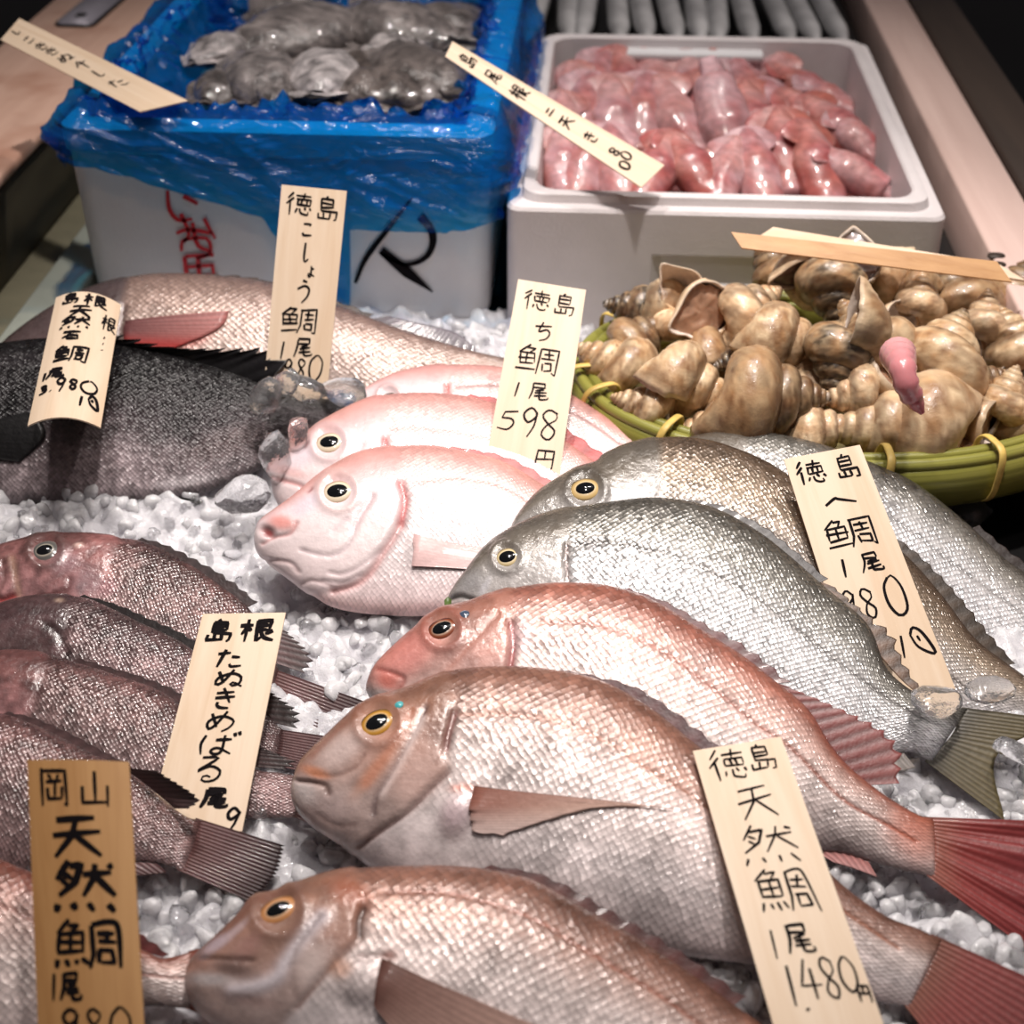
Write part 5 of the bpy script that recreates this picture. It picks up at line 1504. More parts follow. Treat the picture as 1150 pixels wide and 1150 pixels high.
WH = {}
for key, kw in dict(plain=dict(seed=3), pale=dict(seed=11, canal=0.3), dark=dict(seed=21, dark_spire=0.95, tall=1.12, ratio=1.5), broken=dict(seed=31, broken=1.3), brown=dict(seed=41, dark_spire=0.6, bands=0.5), banded=dict(seed=51, bands=0.9, tall=1.15, ratio=1.48)).items():
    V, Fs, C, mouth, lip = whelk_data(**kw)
    if key == "pale":
        C = np.clip(C * 1.12 + 0.03, 0, 1)
    if key == "brown":
        C = C * np.array([0.74, 0.68, 0.62])
    if key == "dark":
        C = C * 0.85
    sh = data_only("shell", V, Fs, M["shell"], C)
    # foot plug (flesh and horny lid) filling the mouth
    ctr = lip.mean(0)
    K = 10
    Vp = np.zeros((K, 40, 3))
    nvec = nrm(np.cross(lip[10] - ctr, lip[0] - ctr))
    if nvec[1] < 0:
        nvec = -nvec
    for q in range(K):
        r = q / (K - 1)
        Vp[q] = ctr + (lip - ctr) * 0.86 * r + nvec * (0.03 * (1 - r * r) - 0.10)
    Vp = Vp + (fbm(Vp, 6, 3, 2) * 0.03)[..., None]
    fl = data_only("foot", Vp, [grid_faces(K, 40, True)], M["flesh"], np.clip(lin((0.72, 0.56, 0.46)) * (1 + 0.3 * fbm(Vp, 8, 5, 2)[..., None]), 0, 1))
    lid = data_only("operculum", Vp + nvec * 0.015, [grid_faces(K, 40, True)], M["flesh"], np.clip(lin((0.50, 0.42, 0.40)) * (1 + 0.4 * fbm(Vp, 10, 7, 2)[..., None]), 0, 1))
    WH[key] = (sh, fl, lid)

# px, py, length px, spire direction (deg), toward camera, roll, height, kind, mouth (0 empty, 1 foot, 2 lid), label
shells = [
    (722, 348, 78, 172, 0.1, 150, 0.090, "dark", 0, "small dark-spired whelk with white tip, poking out at the basket's blue-box side"),
    (762, 352, 88, -40, -0.3, 15, 0.098, "pale", 0, "cream whelk with an open hollow mouth, behind the big fleshy one"),
    (822, 362, 118, 35, -0.2, 25, 0.098, "pale", 1, "large cream whelk with orange flesh in its upturned mouth"),
    (712, 386, 82, 40, -0.1, 160, 0.076, "brown", 0, "greyish whelk with its spire pointing up toward the box, above the rim tie"),
    (690, 414, 88, 150, 0.1, 170, 0.070, "plain", 0, "round tan whelk over the basket rim next to the tag priced 598"),
    (768, 430, 104, -20, 0.0, 120, 0.082, "plain", 1, "round cream whelk in the middle of the basket's 598-tag side"),
    (738, 464, 92, 160, 0.0, 40, 0.066, "broken", 0, "brown whelk with a jagged broken lip at the front rim"),
    (850, 446, 138, 0, -0.05, 165, 0.092, "brown", 0, "biggest brown whelk, lying sideways with dark spire toward the plank"),
    (842, 398, 74, 200, 0.1, 120, 0.094, "dark", 2, "small blackish whelk with bluish white tip above the biggest brown one"),
    (885, 382, 92, -10, 0.0, 140, 0.104, "banded", 0, "tan whelk with a white banded spire against the stacked dark one"),
    (872, 306, 72, 120, -0.2, 180, 0.104, "brown", 0, "brown whelk at the very back beneath the amber tag's lower end"),
    (908, 318, 84, 20, -0.1, 60, 0.112, "pale", 2, "pale whelk with a white pointed canal and glassy lid, beneath the amber tag"),
    (938, 322, 104, -85, 0.35, 10, 0.122, "dark", 2, "mottled upright whelk with a grey lid facing up, top of the heap"),
    (945, 392, 110, -100, 0.1, 90, 0.112, "dark", 0, "black-mottled whelk standing below the grey-lidded one"),
    (985, 388, 112, 130, 0.0, 60, 0.108, "banded", 1, "tan whelk with pink flesh hanging out over its neighbours"),
    (1056, 404, 118, 60, -0.3, 175, 0.098, "plain", 0, "big round tan whelk with a small dark hole near the basket's middle"),
    (1030, 352, 84, 80, -0.2, 30, 0.104, "pale", 0, "cream whelk showing a dark mouth, above the holed one"),
    (1074, 338, 92, 110, -0.3, 175, 0.096, "brown", 0, "olive-brown whelk shaded by the amber tag"),
    (1016, 328, 68, 160, -0.1, 150, 0.106, "brown", 0, "small brown whelk shaded by the amber tag's middle"),
    (1104, 378, 94, 80, -0.2, 20, 0.094, "pale", 0, "round cream whelk with a curled lip, beside the holed one"),
    (1138, 336, 96, 60, -0.2, 170, 0.088, "brown", 0, "tan whelk at the tag's far end next to the plank"),
    (1150, 408, 118, 110, -0.2, 20, 0.084, "broken", 0, "whelk with a wide white mouth, cut by the picture edge"),
    (1122, 466, 98, 70, 0.0, 60, 0.068, "plain", 1, "curled tan whelk with pinkish foot, at the front rim near the picture edge"),
    (1085, 436, 86, 20, 0.0, 160, 0.078, "brown", 0, "grey-brown whelk under the holed one"),
    (974, 440, 92, 190, 0.0, 40, 0.088, "pale", 0, "cream whelk with a chipped lip below the hanging pink flesh"),
    (1004, 484, 134, 178, 0.05, 170, 0.066, "banded", 0, "long banded whelk lying along the front rim, white tip toward the tag priced 980"),
    (1072, 486, 92, 170, 0.0, 60, 0.064, "plain", 1, "glossy tan whelk at the front rim, behind the long banded one's mouth"),
    (916, 484, 78, 10, 0.1, 130, 0.066, "pale", 0, "small cream whelk just behind the tag priced 980"),
    (980, 316, 84, 200, -0.1, 130, 0.108, "pale", 0, "pale whelk half covered by the amber tag, beside the grey-lidded one"),
    (800, 405, 90, 10, -0.2, 100, 0.066, "brown", 0, "shadowed brown whelk wedged under the fleshy cream one"),
    (905, 432, 92, 100, -0.2, 100, 0.070, "plain", 0, "shadowed tan whelk between the biggest brown one and the chipped one"),
    (1040, 446, 88, 10, -0.1, 120, 0.070, "plain", 0, "tan whelk in the gap above the long banded one"),
    (810, 484, 88, 180, 0.0, 20, 0.058, "pale", 1, "cream whelk under the biggest brown one's mouth at the front rim"),
    (1130, 300, 60, 30, 0.0, 170, 0.075, "pale", 0, "cream whelk behind the amber tag's far end"),
    (1146, 470, 90, 120, 0.0, 150, 0.060, "brown", 0, "brown whelk on the front rim at the picture edge"),
]
for px, py, ln, an, tw, roll, z, kind, mo, lab in shells:
    c = at_z(px, py, z - 0.012)
    dep = (c - CAM) @ FW
    s = ln * dep / F / 1.72
    a = math.radians(an)
    d = nrm(math.cos(a) * RT + math.sin(a) * UP - FW * tw)
    m0 = nrm(-FW - d * np.dot(-FW, d))
    q = math.radians(roll)
    m1 = m0 * math.cos(q) + np.cross(d, m0) * math.sin(q)
    x = np.cross(m1, d)
    t = thing("whelk", lab, "shellfish", c, "whelks in the bamboo basket")
    t.matrix_world = Matrix(((x[0] * s, m1[0] * s, d[0] * s, c[0]), (x[1] * s, m1[1] * s, d[1] * s, c[1]), (x[2] * s, m1[2] * s, d[2] * s, c[2]), (0, 0, 0, 1)))
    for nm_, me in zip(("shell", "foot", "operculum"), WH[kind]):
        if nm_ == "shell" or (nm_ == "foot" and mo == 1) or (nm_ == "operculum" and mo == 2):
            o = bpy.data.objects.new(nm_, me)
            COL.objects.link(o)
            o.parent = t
    if "hanging out" in lab:
        pts = catmull(np.array([at_z(x_, y_, zz) for x_, y_, zz in ((1006, 392, 0.140), (1013, 412, 0.148), (1018, 432, 0.140), (1026, 448, 0.128), (1036, 464, 0.118))]), 30)
        ww = np.interp(np.linspace(0, 1, 30), [0, 0.15, 0.5, 0.85, 1], [0.006, 0.0125, 0.0095, 0.0075, 0.002])
        V = np.zeros((30, 16, 3))
        tg = nrm(np.gradient(pts, axis=0))
        for i in range(30):
            e1 = nrm(np.cross(tg[i], FW))
            e2 = np.cross(e1, tg[i])
            for j in range(16):
                g = 2 * math.pi * j / 16
                V[i, j] = pts[i] + ww[i] * (1 + 0.08 * math.sin(i * 1.7)) * (e1 * math.cos(g) + e2 * math.sin(g))
        k = np.linspace(0, 1, 30)[:, None, None]
        C = (lin((0.86, 0.66, 0.66)) * (1 - k) + lin((0.74, 0.36, 0.40)) * k) * np.ones((30, 16, 1))
        fl_ = mesh_obj("hanging_flesh", V, [grid_faces(30, 16, True)], M["flesh"], None, c, C)
        t2 = t.matrix_world.copy()
        fl_.parent = t
        fl_.matrix_parent_inverse = t2.inverted()

# ------------------------------------------------------------------ price tags
G = {
    "toku": "3,0 1,2.5;3.2,2.2 .3,5.2;2,4 2,10;4,1.6 9.6,1.4;6.8,0 6.6,3;4.4,3 4.4,5.4;4.4,3 9.2,3 9.2,5.4;6,3 6,5.2;7.6,3 7.6,5.2;4.4,5.4 9.2,5.4;4.3,7 3.8,8.8;~5.6,6.6 5.8,8.8 7,9.6 8.6,9.4 8.6,8.4;7,6.4 7.6,7.4;9,6.6 9.8,7.8",
    "shima": "5,0 4,1.2;2.4,1.4 2.4,6.2;2.4,1.4 7.6,1.4 7.6,4.6;2.4,3 7.6,3;2.4,4.6 7.6,4.6;2.4,6.2 9.6,6.2 9.2,9.4 8,9.8;1,7 1,9.2 6.4,9.2;3.7,6.8 3.7,9.2;6.4,7 6.4,9.2",
    "tai": "2.6,0 .4,2.6;2.2,1 4,1 2.8,2.6;.8,2.8 .8,6.4;.8,2.8 4.4,2.8 4.4,6.4;.8,4.6 4.4,4.6;2.6,2.8 2.6,6.4;.8,6.4 4.4,6.4;.2,8.6 4.8,8.2;5.6,1 5.6,6.5 4.9,9.6;5.6,1 9.6,1 9.6,9.8 8.8,9.2;6.4,2.8 8.8,2.8;7.6,1.6 7.6,4.4;6.2,4.4 9,4.4;6.6,6 6.6,8.4;6.6,6 8.6,6 8.6,8.4 6.6,8.4",
    "tai4": "2.6,0 .4,2.6;2.2,1 4,1 2.8,2.6;.8,2.8 .8,6.4;.8,2.8 4.4,2.8 4.4,6.4;.8,4.6 4.4,4.6;2.6,2.8 2.6,6.4;.8,6.4 4.4,6.4;.6,7.6 .2,9.4;1.8,7.8 2.2,9.2;3,7.6 3.5,9;4.2,7.4 5,9;5.8,1 5.8,6.5 5.2,9.6;~5.8,1 8,.4 9.6,1.6 9.8,9.8;6.6,2.8 9,2.8;7.8,1.6 7.8,4.4;6.6,4.4 9,4.4;6.8,6 6.8,8.4;6.8,6 8.6,6 8.6,8.4 6.8,8.4",
    "ten": "1.5,1.4 8.5,.6;.5,5 9.5,3.8;5.2,1 4.4,5 .8,10;4.8,4.6 9.6,9.6",
    "zen": "2.6,0 .6,3.6;2.4,1 4.4,1 3.4,4 .8,6.6;1.8,2.4 2.8,3.4;1.4,3.6 2.4,4.6;4.8,2.6 9.2,2.4;6.8,.4 6.6,3 4.4,6.6;6.8,3 9.4,6.4;8.4,.6 9.2,1.4;.8,8 .2,9.6;3,8 3.4,9.4;5.6,8 6.2,9.2;8.2,7.8 9.2,9.4",
    "oka": "1,.5 1,10;1,.5 9,.5 9,9.8 8,9.4;3.2,1.8 4,3;6.6,1.6 5.8,3;2.4,3.6 7.6,3.4;5,3.6 5,7.8;2.8,5.2 2.8,7.8 7.4,7.8;7.4,5 7.4,7.8",
    "yama": "5,0 5,8.6;1,4 1,8.6 9,8.4;9,3.6 9,9.4",
    "ne": ".2,2.8 4,2.6;2.1,0 2.1,10;2.1,3.2 .1,6.8;2.3,3.6 3.8,5.4;5,.8 8.6,.8 8.6,4.8;5,2.8 8.6,2.8;5,4.8 8.6,4.8;5,.8 5,9.4 6.8,8.2;9.4,5.4 7.4,6.8;~6,5.2 7.4,8 10,9.8",
    "ishi": ".5,1 9.5,.8;~4.8,1 3.4,4.4 .3,7.8;3,5 3,9.6;3,5 8.2,5 8.2,9.6;3,9 8.2,9",
    "bi": "2,.6 8,.6 8,3;2,3 8,3;~2,.6 2,5 .4,10;7.6,3.8 3.4,4.8;3.2,6 9,5.4;2.8,7.8 9,7.2;~5.6,4.2 5.6,8.6 6.6,9.6 9.6,9.4 9.6,8",
    "en": "1.4,1 1,10;1.4,1 8.8,1 9,9.6 8,9.4;5,1 5,5;1.4,5.2 8.8,5",
    "en2": "1.6,2 .6,10;~4.6,2.4 6,0 8.6,2 9.8,9.6 6,7 4.6,2.4;6.4,3 6.8,5",
    "ko": "~2,1.6 7,1.4 6.4,2.8;~1.6,7.4 3.4,9 8.4,8.6",
    "si": "~3.6,0 3,7.4 4.4,9.6 7.4,8",
    "yo": "~5,1 5,8 3.4,9.2 2.4,8 3.4,7 6,7.8 8,9;5,3.4 7.8,3",
    "u": "3.4,.4 6.2,1.2;~1,4 5,2.8 7.8,4 7,7.4 3.6,10",
    "ti": "1,2.6 9,1.8;~4.8,0 3.4,5.2 6.4,4 8.6,6 7.4,8.6 4,10",
    "he": "~.4,7 3.6,2.4 5,3.6 9.8,8",
    "ta": ".6,2.6 5.2,2;3.2,0 .8,9.6;5.4,4.4 9,4.2;~5,8 6.4,9.4 9.6,9",
    "nu": "~1.6,1.6 2.4,5 3.8,8.2;~6,.4 3.4,7.6 1.6,9 .8,7 2.4,4.2 6,2.6 8.6,4.4 8.4,8 6.6,9.6 5.6,8.6 7,7.6 9.8,9.8",
    "ki": "1.4,2.4 8.4,1.6;1.2,5 8.8,4;4,0 7.4,7.2;~3,6.8 2.4,8.6 4,9.8 7.4,9.8",
    "me": "1.8,1.8 4,8;~6.6,.4 3.8,7.2 1.8,8.8 .8,6.6 2.6,4 6,3 8.8,4.8 8.4,8 5.8,10",
    "ba": "~1.6,.6 .8,5 1.4,9.8;4,3 8.8,2.6;~6.4,.6 6.4,8 4.8,9.6 3.6,8.4 5,7.2 8.8,9.4;8.6,-.6 9.2,.8;9.8,-1 10.4,.4",
    "ru": "~2.4,.8 7.2,.8 6,2.4 1.6,6.2 5.6,4.2 8.6,5.8 8,9 5,10 3.2,8.8 4.4,7.6 6.2,9",
    "0": "~5,0 2,2.6 1.6,7 4.4,10 8,8 8.8,3 6.4,.2 5,0", "1": "6,0 4,10", "3": "~1,1 6,.4 7.6,2.4 3.6,4.6 8,6 7,9.2 1,10", "4": "5,0 1,6.4 9.6,6;6.6,2.4 5.6,10", "5": "8.6,.4 3.4,.8 2.4,4.2;~2.4,4.2 6.2,4 7.6,6.8 5,9.8 1,9.2",
    "8": "~7.8,1.2 4.4,0 2.2,2 4.6,4.6 7.6,7 5.6,10 2.6,8.4 4,5.4 7.6,3 7.8,1.2", "9": "~7.6,1.6 4.6,0 1.6,2.6 4,5 7.4,3 7.6,1.2 6.6,6 4.4,10", ".": "4.4,9.2 5,10",
    "ni": "2,2.6 8,2.2;.6,8 9.6,7.6", "ha": "5,0 1,6;4,3 9.4,2.6;6.4,.4 5.6,10",
}


def strokes(g):
    out = []
    for st in G[g].split(";"):
        curve = st.startswith("~")
        p = np.array([[float(a) for a in q.split(",")] for q in st.strip("~").split()])
        out.append((p, curve))
    return out


def make_tag(label, quad, depths, writing, total, thick=0.0013, bulge=0.0, mat="tagwood", ink=0.030, extend=0.0, flip=False, inkm="ink", group="wooden price tags", ext_top=0.0):
    """quad: pixel corners TL TR BR BL (as read); depths: distance along the view axis at each corner"""
    TL, TR, BR, BL = [at_d(x, y, d) for (x, y), d in zip(quad, depths)]
    W = (np.linalg.norm(TR - TL) + np.linalg.norm(BR - BL)) / 2
    n = nrm(np.cross(BL - TL, TR - TL))
    if np.dot(n, FW) > 0:
        n = -n

    def S(u_, v_, h=0.0):
        top, bot = TL + (TR - TL) * u_, BL + (BR - BL) * u_
        return top + (bot - top) * v_ + n * (bulge * (1 - (2 * u_ - 1) ** 2) + h)
    K, R = 13, 17
    us, vs = np.linspace(0, 1, K), np.linspace(-ext_top, 1 + extend, R)
    fr = np.array([[S(a, v, thick / 2) for a in us] for v in vs])
    bk = np.array([[S(a, v, -thick / 2) for a in us[::-1]] for v in vs])
    V = np.concatenate([fr, bk], 1)
    uv = np.array([[(a, v * 3) for a in us] + [(a + 0.1, v * 3) for a in us[::-1]] for v in vs])
    m_ = 2 * K
    low = V.reshape(-1, 3)[V.reshape(-1, 3)[:, 2].argmin()]
    t = thing("price_tag", label, "price tag", low, group)
    b = mesh_obj("board", V, [grid_faces(R, m_, True), list(range(m_))[::-1], [(R - 1) * m_ + i for i in range(m_)]], M[mat], t, low, None, uv, smooth=True)
    md = b.modifiers.new("edges", "EDGE_SPLIT")
    md.split_angle = math.radians(40)
    parts = []
    for w_ in writing:
        g, uc, vc, w, h = w_[:5]
        kw = w_[5] if len(w_) > 5 else 1.0
        for p, curve in strokes(g):
            q = np.column_stack([uc + (p[:, 0] - 5) / 10 * w, vc + (p[:, 1] - 5) / 10 * h])
            q = q + rng.normal(0, 0.018, q.shape) * np.array([w, h])
            if curve or len(q) == 2:
                q = catmull(q, 26 if curve else 7)
            else:
                q = np.vstack([np.linspace(a, b_, 6, endpoint=False) for a, b_ in zip(q[:-1], q[1:])] + [q[-1:]])
            iw = ink * kw * (0.85 + 0.3 * rng.random())

            def mp(x, y):
                x, y = (1 - x, total - y) if flip else (x, y)
                return S(x, y / total, thick / 2 + 0.00035)
            parts.append(ribbon(q, (iw * 0.9, iw * 1.05, iw * 0.95, iw * 0.6), mp))
    if parts:
        V, Fs = join_vf(parts)
        mesh_obj("handwriting", V, Fs, M[inkm], t, low, smooth=False)
    return t


make_tag("bowed wooden tag priced 3,980, lying on the black rock bream", [(63, 335), (136, 343), (113, 481), (31, 479)], [1.13, 1.135, 1.025, 1.02],
         [("shima", .25, .10, .25, .18), ("ne", .64, .13, .36, .2), ("ten", .44, .33, .36, .2), ("zen", .41, .52, .48, .2), ("ishi", .38, .73, .28, .14), ("tai", .42, 1.02, .5, .26), ("1", .1, 1.32, .1, .12), ("bi", .26, 1.3, .26, .14),
          ("3", .13, 1.52, .13, .11), (".", .24, 1.52, .1, .1), ("9", .38, 1.49, .18, .2), ("8", .55, 1.49, .16, .14), ("0", .76, 1.49, .3, .18), ("en2", .80, 1.69, .26, .18), ("ne", .88, .42, .2, .24, .7), (".", .86, .62, .3, .1), (".", .86, .72, .3, .1), (".", .86, .82, .3, .1)],
         1.97, bulge=0.009, ink=0.040)
make_tag("tall wooden tag with four hiragana, stuck in ice before the grunt and bagged box", [(316.5, 207.5), (389.5, 214.6), (368.5, 430), (297, 430)], [1.14, 1.14, 1.14, 1.14],
         [("toku", .29, .27, .42, .35), ("shima", .73, .30, .34, .38), ("ko", .455, .65, .22, .24), ("si", .47, 1.01, .14, .3), ("yo", .575, 1.29, .16, .2), ("u", .495, 1.60, .26, .36), ("tai", .45, 2.06, .58, .42), ("1", .24, 2.52, .15, .26), ("bi", .56, 2.47, .30, .28),
          ("9", .36, 2.80, .17, .3), ("8", .56, 2.80, .17, .3), ("0", .78, 2.79, .26, .4)], 3.02, ink=0.034, extend=0.12)
make_tag("tilted wooden tag priced 598, standing behind the pink bream", [(582, 314), (658, 326), (625.5, 555), (540, 550)], [1.10, 1.10, 1.035, 1.035],
         [("toku", .31, .27, .4, .3), ("shima", .72, .27, .3, .34), ("ti", .47, .72, .3, .28), ("tai", .46, 1.15, .6, .42), ("1", .25, 1.6, .16, .2), ("bi", .55, 1.6, .28, .25), ("5", .20, 2.04, .32, .28), ("9", .5, 2.05, .3, .42), ("8", .76, 2.06, .34, .42), ("en", .77, 2.55, .3, .28)], 3.02, ink=0.026, extend=0.1, inkm="inkfade")
make_tag("leaning wooden tag priced 980, propped on the silver bream", [(880, 516), (965.5, 500), (1078, 787), (972, 803)], [0.965, 0.965, 0.897, 0.897],
         [("toku", .27, .245, .38, .32), ("shima", .73, .25, .3, .33), ("he", .51, .69, .40, .16), ("tai", .49, 1.13, .62, .42), ("1", .285, 1.57, .12, .24), ("bi", .61, 1.54, .26, .25), ("9", .22, 2.02, .20, .32), ("8", .42, 2.06, .22, .4), ("0", .74, 2.02, .30, .5), ("en2", .76, 2.62, .36, .36)], 3.4, ink=0.030)
make_tag("wooden tag priced 1,480, lying over the big bream", [(778, 844), (877, 828), (992, 1150), (868, 1150)], [0.775, 0.775, 0.665, 0.665],
         [("toku", .325, .25, .42, .38), ("shima", .71, .21, .3, .33), ("ten", .5, .74, .42, .42), ("zen", .5, 1.26, .60, .46), ("tai4", .5, 1.78, .56, .5), ("1", .23, 2.36, .10, .3), ("bi", .48, 2.3, .26, .32, 1.3), ("1", .27, 2.80, .10, .42), (".", .36, 2.86, .2, .4, 1.3), ("4", .46, 2.74, .22, .42), ("8", .65, 2.72, .2, .42), ("0", .83, 2.69, .2, .36), ("en", .92, 2.88, .13, .18)], 3.17, ink=0.027, extend=0.3)
make_tag("shaded amber wooden tag standing upright over the coppery bream", [(31, 854), (145, 856), (162, 1150), (43, 1150)], [0.70, 0.70, 0.655, 0.655],
         [("oka", .27, .29, .3, .4), ("yama", .67, .31, .3, .38), ("ten", .46, .78, .52, .42, 1.9), ("zen", .53, 1.30, .62, .54, 2.0), ("tai4", .52, 1.86, .66, .48, 1.5), ("1", .18, 2.26, .1, .26), ("bi", .34, 2.25, .2, .26, 1.2), ("9", .33, 2.62, .22, .32), ("8", .55, 2.62, .2, .32), ("0", .78, 2.62, .24, .34)], 2.6, mat="tagwood_shaded", ink=0.033, extend=0.45, bulge=0.003, inkm="ink")
make_tag("wooden tag with a vertical kana name, in front of the rockfish", [(228, 690), (321, 688.5), (272, 934), (165, 932)], [0.885, 0.885, 0.80, 0.80],
         [("shima", .255, .235, .32, .3, 1.3), ("ne", .70, .235, .42, .3, 1.3), ("ta", .455, .61, .32, .24), ("nu", .5, .86, .36, .22), ("ki", .5, 1.12, .28, .25), ("me", .51, 1.40, .36, .26), ("ba", .54, 1.69, .44, .25), ("ru", .5, 1.98, .34, .3), ("bi", .64, 2.32, .3, .22, 1.4), ("9", .88, 2.56, .2, .26)], 2.69, ink=0.038)
make_tag("slanting wooden tag from the plank into the blue bag, written upside down", [(1, 45), (22, 21), (200, 108), (148, 121)], [1.36, 1.37, 1.27, 1.26],
         [("si", .5, .25, .30, .3), ("ko", .45, .8, .35, .3), ("ki", .45, 1.3, .4, .35), ("ki", .45, 1.7, .4, .35), ("nu", .45, 2.2, .4, .4), ("ha", .5, 2.8, .4, .45), ("si", .5, 3.4, .3, .4), ("ta", .5, 4.1, .4, .4)], 5.4, ink=0.045, extend=0.06, flip=False, inkm="inkfade")
make_tag("slanting wooden tag bridging the blue bag and squid box", [(500, 64), (508, 47), (746, 186), (720, 211)], [1.28, 1.29, 1.255, 1.245],
         [("shima", .5, .8, .55, .7), ("bi", .5, 1.9, .5, .6), ("ne", .5, 3.0, .55, .7), ("ni", .5, 4.3, .4, .3), ("ten", .5, 5.0, .5, .5), ("ki", .5, 6.0, .4, .5), ("8", .5, 7.0, .3, .35), ("0", .6, 7.4, .3, .4), ("0", .3, 7.6, .3, .4)], 8.6, ink=0.075)
make_tag("shaded amber wooden tag seen edge-on, resting across the whelks", [(821, 261), (1119, 294), (1136, 317), (833, 279)], [1.14, 1.105, 1.10, 1.135], [], 1.0, mat="tagwood_shaded", thick=0.002)
make_tag("pale wooden tag tucked behind the amber one over the whelks", [(868, 256), (1120, 297), (1152, 316), (850, 268)], [1.175, 1.15, 1.14, 1.165], [], 1.0, mat="tagwood", thick=0.002)

# ------------------------------------------------------------------ crushed ice
def ice_h(X, Y):
    P = np.stack([X, Y, 0 * X], -1)
    h = 0.001 + 0.009 * fbm(P, 9, 2, 3) + 0.004 * fbm(P, 60, 8, 2)
    # the bed thins out under and beyond the basket, where the dark counter shows
    edge = 0.86 - 0.55 * (X - 0.20)
    dark = sstep(-0.03, 0.03, Y - edge) * sstep(0.10, 0.16, X)
    h = h - 0.05 * dark
    h = np.where((X > 0.0) & (Y > 0.90), np.minimum(h, -0.004 - 0.03 * sstep(0.02, 0.08, X)), h)
    h = h - 0.05 * sstep(-0.45, -0.50, X) 
    return h


ST = 0.0024
xs, ys = np.arange(-0.56, 0.62, ST), np.arange(0.28, 1.235, ST)
X, Y = np.meshgrid(xs, ys, indexing="ij")
Z = ice_h(X, Y)
LUMP = np.full(Z.shape, -1.0)
r_ = np.random.default_rng(12)
for q in range(9000):           # angular lumps frozen into one another
    R_ = r_.uniform(0.006, 0.015)
    x0, y0 = r_.uniform(xs[0], xs[-1]), r_.uniform(ys[0], ys[-1])
    i0, i1 = np.searchsorted(xs, (x0 - R_, x0 + R_))
    j0, j1 = np.searchsorted(ys, (y0 - R_, y0 + R_))
    if i1 <= i0 or j1 <= j0:
        continue
    dx, dy = X[i0:i1, j0:j1] - x0, Y[i0:i1, j0:j1] - y0
    top = r_.uniform(0.001, 0.007) + dx * r_.normal(0, 0.35) + dy * r_.normal(0, 0.35)
    for a in r_.uniform(0, 6.28, 5):
        top = np.minimum(top, (R_ * r_.uniform(0.5, 0.9) - (dx * math.cos(a) + dy * math.sin(a))) * r_.uniform(0.8, 2.2))
    LUMP[i0:i1, j0:j1] = np.maximum(LUMP[i0:i1, j0:j1], top)
Z = Z + np.maximum(LUMP, 0)
V = np.stack([X, Y, Z], -1)
bed = mesh_obj("ice_bed", V, [grid_faces(len(xs), len(ys), False, True)], M["ice_bed"])
tag(bed, "bed of milky crushed ice under the fish", "ice", kind="stuff")

import bmesh
bm = bmesh.new()
bmesh.ops.create_icosphere(bm, subdivisions=2, radius=1)
IV = np.array([v.co[:] for v in bm.verts])
IF = np.array([[v.index for v in f.verts] for f in bm.faces])
bm.free()


def chunk(c, s, seed):
    r_ = np.random.default_rng(seed)
    q = IV.copy()
    # facet: clip the ball with a few random planes
    for _ in range(7):
        nn = nrm(r_.normal(size=3))
        d = r_.uniform(0.45, 0.85)
        over = np.maximum(q @ nn - d, 0)
        q = q - over[:, None] * nn
    q = q * r_.uniform(0.65, 1.25, 3)
    A_, _ = np.linalg.qr(r_.normal(size=(3, 3)))
    return (q @ A_.T) * s + c


def scatter(count, smin, smax, seed, zlift):
    r_ = np.random.default_rng(seed)
    px = np.stack([r_.uniform(-60, 1210, count * 6), r_.uniform(360, 1200, count * 6)], -1)
    ok = np.ones(len(px), bool)
    for o in OUTLINES:
        c = o.mean(0)
        ok &= ~inside(px, c + (o - c) * 0.93)
    px = px[ok]
    out = []
    for x, y in px:
        p = at_z(x, y, 0.008)
        h = float(ice_h(np.array([p[0]]), np.array([p[1]]))[0])
        if h < -0.012 or p[1] > 1.2 or p[1] < 0.36:
            continue
        s = r_.uniform(smin, smax)
        out.append(chunk(np.array([p[0], p[1], h + s * zlift]), s, int(r_.integers(1e9))))
        if len(out) >= count:
            break
    V = np.vstack(out)
    Fs = np.vstack([IF + i * len(IV) for i in range(len(out))])
    return V, [Fs]


V, Fs = scatter(500, 0.004, 0.009, 5, 0.55)
tag(mesh_obj("crushed_ice", V, Fs, M["ice_grain"]), "milky crushed ice grains strewn over the ice bed", "ice", kind="stuff")
V, Fs = scatter(260, 0.004, 0.009, 6, 0.6)
tag(mesh_obj("clear_crushed_ice", V, Fs, M["ice_clear"]), "clear glassy ice pieces among the milky grains", "ice", kind="stuff")


def ice_lump(name, px, py, z, size, label, stretch=(1, 1, 1), seed=0):
    c = at_z(px, py, z)
    q = chunk(np.zeros(3), size, seed) * np.array(stretch) + c
    o = mesh_obj(name, q, [IF], M["ice_clear"], smooth=False)
    md = o.modifiers.new("round", "BEVEL")
    md.width = 0.0008
    md.segments = 2
    tag(o, label, "ice")
    return o


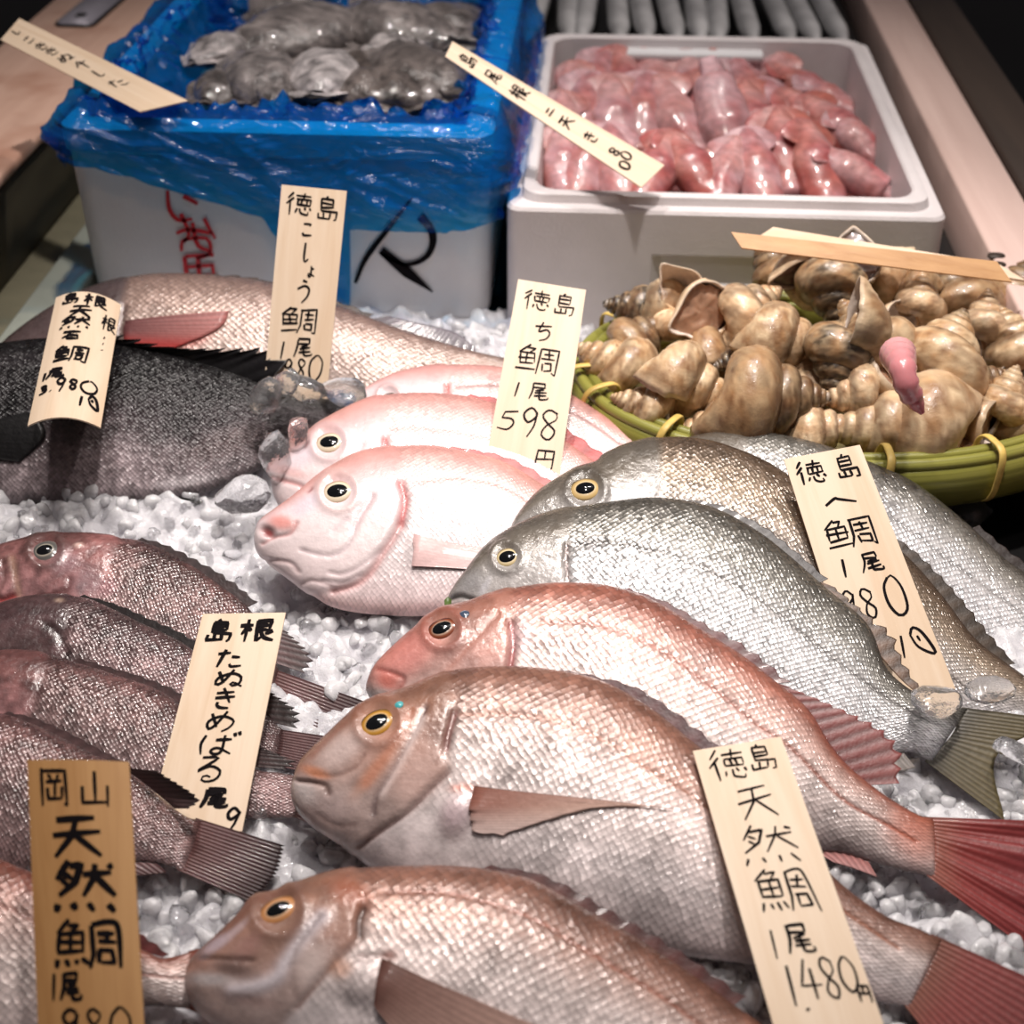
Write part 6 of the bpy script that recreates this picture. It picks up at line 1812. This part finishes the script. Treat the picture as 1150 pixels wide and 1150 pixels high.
ice_lump("ice_chunk", 338, 436, 0.080, 0.018, "knobbly ice chunk gripping the foot of the four-hiragana tag", (1.3, 0.9, 0.9), 3)
ice_lump("ice_chunk", 318, 428, 0.085, 0.012, "small ice chunk over the four-hiragana tag's price, above the knobbly one", (1, 1, 1), 5)
ice_lump("ice_chunk", 300, 447, 0.078, 0.017, "small ice chunk by the black fin tips, beside the four-hiragana tag's foot", (1, 1, 1), 8)
ice_lump("ice_chunk", 385, 440, 0.070, 0.018, "flat ice chunk between the four-hiragana tag and the rearmost pink bream's snout", (1.5, 1, 0.6), 12)
ice_lump("ice_chunk", 336, 492, 0.070, 0.020, "upright splinter of ice above the middle pink bream's eye", (0.55, 0.6, 1.7), 15)
ice_lump("ice_chunk", 308, 520, 0.055, 0.024, "rounded clear ice lump in front of the middle pink bream's snout", (0.8, 0.9, 1.1), 21)
ice_lump("ice_chunk", 270, 555, 0.030, 0.022, "clear ice lump at the black bream's tail, by the bare ice", (1.3, 1, 0.8), 25)
ice_lump("ice_chunk", 1054, 786, 0.050, 0.013, "wet ice chunk at the foot of the tag priced 980", (1.2, 1.2, 0.5), 31)
ice_lump("ice_chunk", 1112, 775, 0.040, 0.013, "ice slab beside the front silver bream's tail root", (1.7, 1.1, 0.5), 36)
ice_lump("ice_chunk", 1142, 846, 0.030, 0.013, "ice chunk over the front silver bream's forked tail", (1.1, 1, 0.8), 41)
ice_lump("ice_chunk", 1085, 575, -0.01, 0.020, "lone ice cube on the dark counter under the basket rim", (1, 1, 1), 45)
# scrap of leaf at the front silver bream's lips
pts = [at_z(x, y, 0.055) for x, y in ((499, 676), (503, 672), (507, 676), (506, 686), (502, 690), (499, 686))]
pts = np.array(pts)
V = np.vstack([pts, pts + np.array([0, 0.0006, 0.0012])])
tag(mesh_obj("leaf_scrap", V, [grid_faces(2, 6, True), [0, 1, 2, 3, 4, 5], [11, 10, 9, 8, 7, 6]], M["leaf"], smooth=False), "tiny green leaf scrap at the front silver bream's lips", "leaf")

# ------------------------------------------------------------------ light
def lamp(kind, loc, energy, rgb, target=None, **kw):
    l = bpy.data.lights.new("market_lamp", kind)
    l.energy = energy
    l.color = rgb
    for k, v in kw.items():
        setattr(l, k, v)
    o = bpy.data.objects.new("market_lamp", l)
    COL.objects.link(o)
    o.location = loc
    if target is not None:
        o.rotation_euler = (Vector(target) - Vector(loc)).to_track_quat("-Z", "Y").to_euler()
    return o


WARM = (1.0, 0.93, 0.88)
lamp("SPOT", (0.08, 0.88, 1.75), 108, WARM, (0.05, 0.88, 0), spot_size=math.radians(46), spot_blend=1.0, shadow_soft_size=0.045)
lamp("SPOT", (-0.35, 1.25, 1.8), 66, WARM, (-0.28, 1.15, 0), spot_size=math.radians(70), spot_blend=1.0, shadow_soft_size=0.04)
lamp("SPOT", (0.45, 1.45, 1.8), 60, WARM, (0.2, 1.2, 0), spot_size=math.radians(70), spot_blend=1.0, shadow_soft_size=0.04)
lamp("SPOT", (0.0, 0.35, 1.7), 14, WARM, (0.0, 0.6, 0), spot_size=math.radians(80), spot_blend=1.0, shadow_soft_size=0.05)
w = bpy.data.worlds.new("market_hall")
SC.world = w
w.use_nodes = True
w.node_tree.nodes["Background"].inputs[0].default_value = (0.62, 0.56, 0.58, 1)
w.node_tree.nodes["Background"].inputs[1].default_value = 0.11

# ------------------------------------------------------------------ camera
cd = bpy.data.cameras.new("camera")
cam = bpy.data.objects.new("camera", cd)
COL.objects.link(cam)
cd.sensor_fit = "HORIZONTAL"
cd.sensor_width = 36.0
cd.lens = 36.0 * F / 1150.0
cd.clip_start = 0.05
cd.clip_end = 30
cam.matrix_world = Matrix(((RT[0], UP[0], -FW[0], CAM[0]), (RT[1], UP[1], -FW[1], CAM[1]), (RT[2], UP[2], -FW[2], CAM[2]), (0, 0, 0, 1)))
cd.dof.use_dof = True
cd.dof.focus_distance = 0.93
cd.dof.aperture_fstop = 7.1
SC.camera = cam
SC.view_settings.view_transform = "Standard"
SC.view_settings.look = "None"
SC.view_settings.exposure = 0.0
SC.view_settings.gamma = 1.0
SC.view_settings.use_curve_mapping = False
SC.cycles.use_denoising = True
SC.cycles.max_bounces = 10
